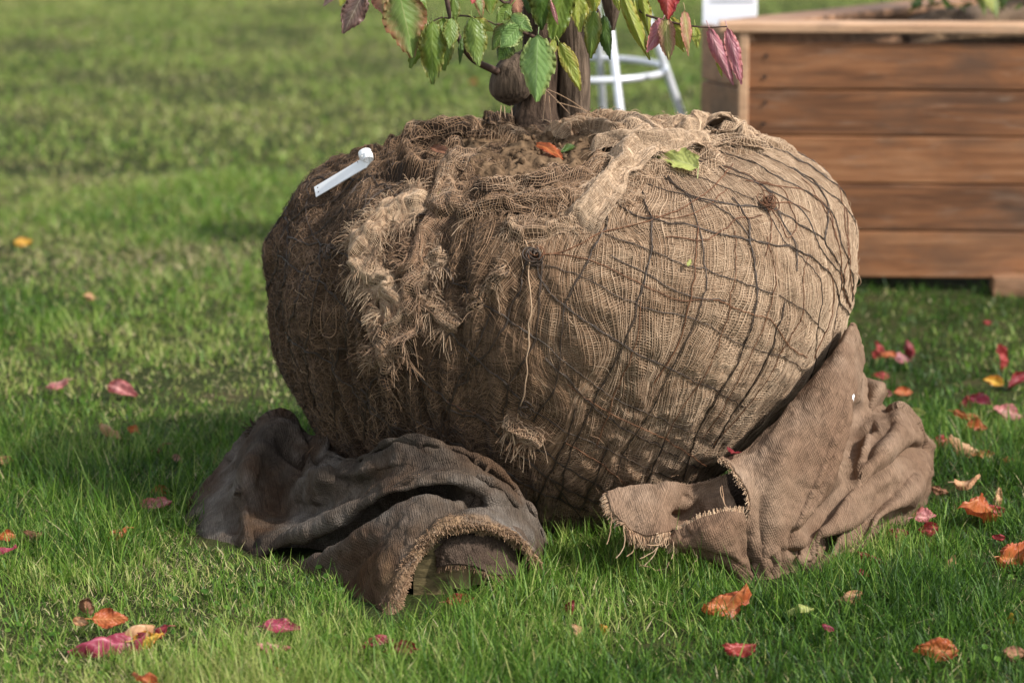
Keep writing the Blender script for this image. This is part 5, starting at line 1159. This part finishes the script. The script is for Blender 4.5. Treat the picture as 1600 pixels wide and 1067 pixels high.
# ------------------------------------------------------------------ fallen leaves
FL = [ # px,py,width px,height px,colour,label
 (168,985,110,42,'mg','large magenta leaf at the front of the curled leaf pile, lower left lawn'),
 (205,975,70,34,'tan','tan peach leaf tucked behind the magenta leaf in the lower left pile'),
 (232,990,46,28,'ye','yellow orange leaf at the right end of the lower left leaf pile'),
 (172,960,52,30,'or','pointed orange brown leaf rising behind the magenta leaf, lower left'),
 (134,935,26,34,'br','dry curled brown leaf standing upright above the lower left leaf pile'),
 (128,966,28,22,'tan','small peach leaf at the left end of the lower left leaf pile'),
 (236,975,50,16,'dr','thin dark red leaf at the far right of the lower left leaf pile'),
 (440,975,56,18,'mg','upper crimson leaf of the pair in front of the dark sack'),
 (428,998,52,24,'pk','lower dull pink leaf of the pair in front of the dark sack'),
 (590,997,48,22,'mg','bright crimson leaf left of the dark red one, below the dark sack'),
 (625,1003,48,32,'dr','dark red leaf right of the crimson one, below the dark sack'),
 (718,928,42,34,'r','bright red leaf standing against the pale wood wedge under the dark sack'),
 (245,780,50,28,'pk','pale pink leaf in the shade left of the dark sack'),
 (254,762,34,16,'or','dark orange leaf touching the back of the pale pink leaf left of the dark sack'),
 (52,826,30,26,'br','brown red leaf at the left lawn, right of the orange one at the edge'),
 (6,830,36,26,'or','orange leaf cut by the left picture edge above the crimson leaf'),
 (8,852,34,20,'mg','crimson leaf cut by the left picture edge under the orange leaf'),
 (8,712,28,22,'tan','pale tan leaf at the left picture edge in the shade'),
 (88,588,34,26,'pk','soft pink leaf far left, the left one of two pink leaves in the middle distance'),
 (190,602,42,20,'pk','wider pink mauve leaf right of the soft pink one in the middle distance'),
 (172,664,42,14,'tan','pale tan leaf lying flat in the shaded grass at middle left'),
 (210,668,22,14,'or','small orange red leaf beside the flat pale tan leaf at middle left'),
 (236,690,42,16,'dr','dark red leaf in the shaded grass with orange tip at middle left'),
 (278,710,18,16,'pk','tiny pink leaf close to the left end of the dark sack'),
 (170,824,54,12,'or','thin orange leaf sunk in shaded grass above the lower left pile'),
 (36,374,26,20,'ye','small yellow leaf far back on the left lawn'),
 (140,458,18,18,'tan','small peach leaf far back on the left lawn below the yellow leaf'),
 (738,124,16,12,'or','tiny orange leaf in the far lawn just left of the burl'),
 (225,1062,44,22,'or','orange leaf at the bottom picture edge below the leaf pile'),
 (438,1034,12,20,'ye','small yellow leaf upright in the grass below the crimson and pink pair'),
 (893,934,20,24,'dr','small dark red leaf in the grass below the dark gap between the two sacks'),
 (898,975,28,28,'tan','peach pink leaf in the lower middle grass'),
 (943,966,18,26,'ye','small yellow green leaf right of the peach leaf in the lower middle grass'),
 (1135,932,74,28,'or','long rust red leaf lying right under the frayed hem of the brown sack'),
 (1322,922,48,32,'tan','light orange leaf with bright face in the lower right grass by the brown sack'),
 (1248,942,44,12,'pg','olive curved leaf beside the gathered corner of the brown sack'),
 (1155,1004,50,24,'r','red leaf with orange edge deep in grass at the lower middle right'),
 (1295,973,20,16,'mg','tiny crimson leaf in the grass below the light orange leaf'),
 (1462,1005,66,40,'or','large crumpled red orange leaf near the lower right corner'),
 (1592,1012,46,30,'br','brown leaf cut by the right picture edge near the bottom'),
 (1578,950,12,24,'ye','narrow golden leaf upright at the right side above the lower corner'),
 (1590,855,66,40,'or','orange red leaf with pale veins cut by the right picture edge'),
 (1525,798,70,26,'or','wide red leaf lying flat, left one of the overlapping red pair at right'),
 (1552,790,40,22,'r','brighter red leaf, right one of the overlapping red pair at right'),
 (1556,772,14,36,'tan','narrow peach leaf standing upright behind the overlapping red pair'),
 (1445,795,36,34,'pk','pink leaf with white streaks touching the right end of the brown sack'),
 (1402,822,34,30,'dr','dark red leaf under the lower right edge of the brown sack'),
 (1450,820,34,24,'r','red leaf in grass just below the white streaked pink leaf'),
 (1358,862,38,24,'dr','rust red leaf half hidden by grass under the right sack edge'),
 (1440,685,22,20,'mg','crimson pink leaf touching the top right of the brown sack lobe'),
 (1480,676,38,38,'r','scarlet leaf curled upward, right of the crimson pink leaf'),
 (1504,692,52,20,'tan','pinkish tan leaf lying flat behind the scarlet curled leaf'),
 (1528,612,46,44,'mg','large magenta purple leaf folded upright, middle right lawn'),
 (1508,622,20,24,'r','small scarlet leaf in front of the magenta purple leaf'),
 (1516,644,26,26,'or','orange pink leaf below the magenta purple leaf'),
 (1500,642,22,14,'or','small orange leaf at the left foot of the magenta purple leaf'),
 (1528,660,32,18,'or','flat orange leaf under the magenta purple leaf group'),
 (1578,636,54,22,'pk','long pink leaf at the right edge beside the magenta purple leaf'),
 (1590,585,40,30,'dr','dark red leaf cut by the right edge above the long pink leaf'),
 (1568,552,26,36,'r','red leaf upright at the far right of the lawn in the middle distance'),
 (1552,592,30,18,'ye','yellow brown leaf beside the dark red leaf at the right edge'),
 (1412,550,28,24,'pp','mauve leaf behind the brown sack, in the middle distance'),
 (1424,538,18,28,'dr','dark red leaf standing just right of the mauve leaf'),
 (1374,538,22,26,'r','red leaf behind the right sack, left of the mauve leaf'),
 (1388,552,26,12,'or','flat orange leaf between the red and the mauve leaf behind the right sack'),
 (1376,582,24,18,'r','soft red leaf directly above the small back fold of the brown sack'),
 (1384,610,20,18,'pk','pink red leaf touching the small back fold of the brown sack'),
 (1410,610,30,12,'or','flat orange pink leaf right of the small back fold of the brown sack'),
 (1432,640,26,16,'pg','pale green leaf lying in the grass behind the brown sack lobe'),
 (1540,702,26,24,'or','orange leaf below the pinkish tan leaf at right'),
 (1572,712,20,14,'or','tiny orange leaf right of the bigger orange leaf at right'),
 (1512,750,40,16,'tan','pale pinkish leaf lying flat above the overlapping red pair'),
 (1470,758,28,18,'br','dull brown orange leaf right of the sack lobe'),
 (1560,836,20,14,'r','small red leaf between the red pair and the orange veined leaf'),
 (1542,500,12,12,'r','tiny red leaf far back before the planter box'),
 (1480,862,16,22,'tan','small dull orange leaf in the grass between sack and lower right corner'),
 (1350,892,12,12,'dr','tiny dark red leaf below the right sack edge'),
]
rL = np.random.default_rng(123)
for i, (px_, py_, wp, hp, col, label) in enumerate(FL):
    zc = rL.uniform(.016, .030) if py_ > 500 else .03
    g = G(px_, py_ + hp * .3, zc); dist_ = g[1]; Wm = wp / F * dist_; Hm = hp / F * dist_
    az = rL.choice([0, math.pi]) + rL.normal(0, .45)
    elong = hp > wp * 1.15
    L = max(Wm, .018) * 1.12
    if elong: L = Hm * 1.15
    Wd = L * rL.uniform(.55, .75)
    tilt = min(1.15, math.asin(min(.95, Hm / max(Wd, 1e-3))) * rL.uniform(.75, 1.0))
    if elong:
        axd = nrm(np.array([rL.normal(0, .2), rL.normal(0, .2), 1.])); upv = nrm(np.array([rL.normal(0, .3), -1, .1])); Wd = Wm * 1.2
        g = g + np.array([0, 0, -.02])
    else:
        axd = nrm(np.array([math.cos(az), math.sin(az) * .5, rL.normal(0, .12)])); upv = np.array([rL.normal(0, .15), -math.sin(tilt), math.cos(tilt)])
        g = g - axd * L * .5
    upv = nrm(upv - axd * upv.dot(axd)); Mx = np.stack([axd, np.cross(upv, axd), upv], 1)
    Gd = leaf_geo(L, Wd, i, curl=rL.uniform(-.55, .35), cup=rL.choice([-1, 1]) * rL.uniform(.25, .75), ripple=.02, crumple=rL.uniform(.09, .2), twist=rL.normal(0, .5), kind='ovate')
    o = leaf_mesh('fallen_leaf', Gd, Mx, g, LM[col], None, .010 if rL.uniform() < .4 else 0); tag(o, label, 'leaf', 'fallen autumn leaves')
# leaves lying on the root ball
BL = [((668,240),(712,246),14,'br','dull red brown leaf left of the bare soil on top of the root ball','ovate'),
 ((838,238),(884,256),18,'or','bright orange leaf lying on the bare soil below the stems','ovate'),
 ((908,236),(876,246),14,'dg','dark green leaf tucked behind the orange leaf on the soil','ovate'),
 ((777,296),(790,284),12,'pk','tiny pink leaf fragment on the rumpled burlap below the soil','ovate'),
 ((1090,268),(1022,246),32,'pg','pale yellow green lobed leaf lying on the sunlit shoulder of the root ball','maple'),
 ((1070,420),(1076,406),7,'pg','tiny pale green leaf bit stuck to the front of the netted ball','ovate'),
 ((1245,618),(1238,626),14,'mg','small dark purple leaf bit on the top edge of the light brown sack','ovate'),
 ((688,310),(696,316),8,'g','tiny green weed leaf on the burlap above the frayed scrap','ovate'),
 ((1136,722),(1150,714),18,'dr','dark pink leaf caught behind the frayed top hem of the light brown sack','ovate')]
bvR = bvh_of(GR, False)
bvTop = bvh_of(TOP[::2, ::2], False)
for i, (a_, b_, wp, col, label, kind) in enumerate(BL):
    def hh(px, py):
        best = None
        for bv in (bv1, bvTop, bvR):
            d = Vector(ray(px, py)).normalized(); q = bv.ray_cast(Vector((0, 0, CAMZ)), d)
            if q[0] is not None and (best is None or q[0].y < best[0][1]):
                n_ = q[1] if q[1].dot(d) < 0 else -q[1]; best = (np.array(q[0]), np.array(n_))
        return best if best is not None else hit(bv1, px, py)
    A, nA = hh(*a_); B, nB = hh(*b_); A = A + nA * .014; B = B + nB * .014; ax_ = B - A; L = np.linalg.norm(ax_); ax_ /= L
    L = min(L, .12); up_ = nrm(nA + nB + np.array([0, -.5, .2])); up_ = nrm(up_ - ax_ * up_.dot(ax_)); Mx = np.stack([ax_, np.cross(up_, ax_), up_], 1)
    Wd = wp / F * 4.7 * (1.4 if wp > 12 else 1.1)
    o = leaf_mesh('fallen_leaf', leaf_geo(L, Wd, i + 50, -.15, .35, .015, kind=kind, crumple=.05), Mx, A, LM[col], None, .0 if kind != 'maple' else .03, stalkdir=np.array([-.1, -.6, -.5]) if kind == 'maple' else None); tag(o, label, 'leaf', 'fallen leaves on the root ball')
for o in bpy.data.objects:
    if '_w' in o: del o['_w']
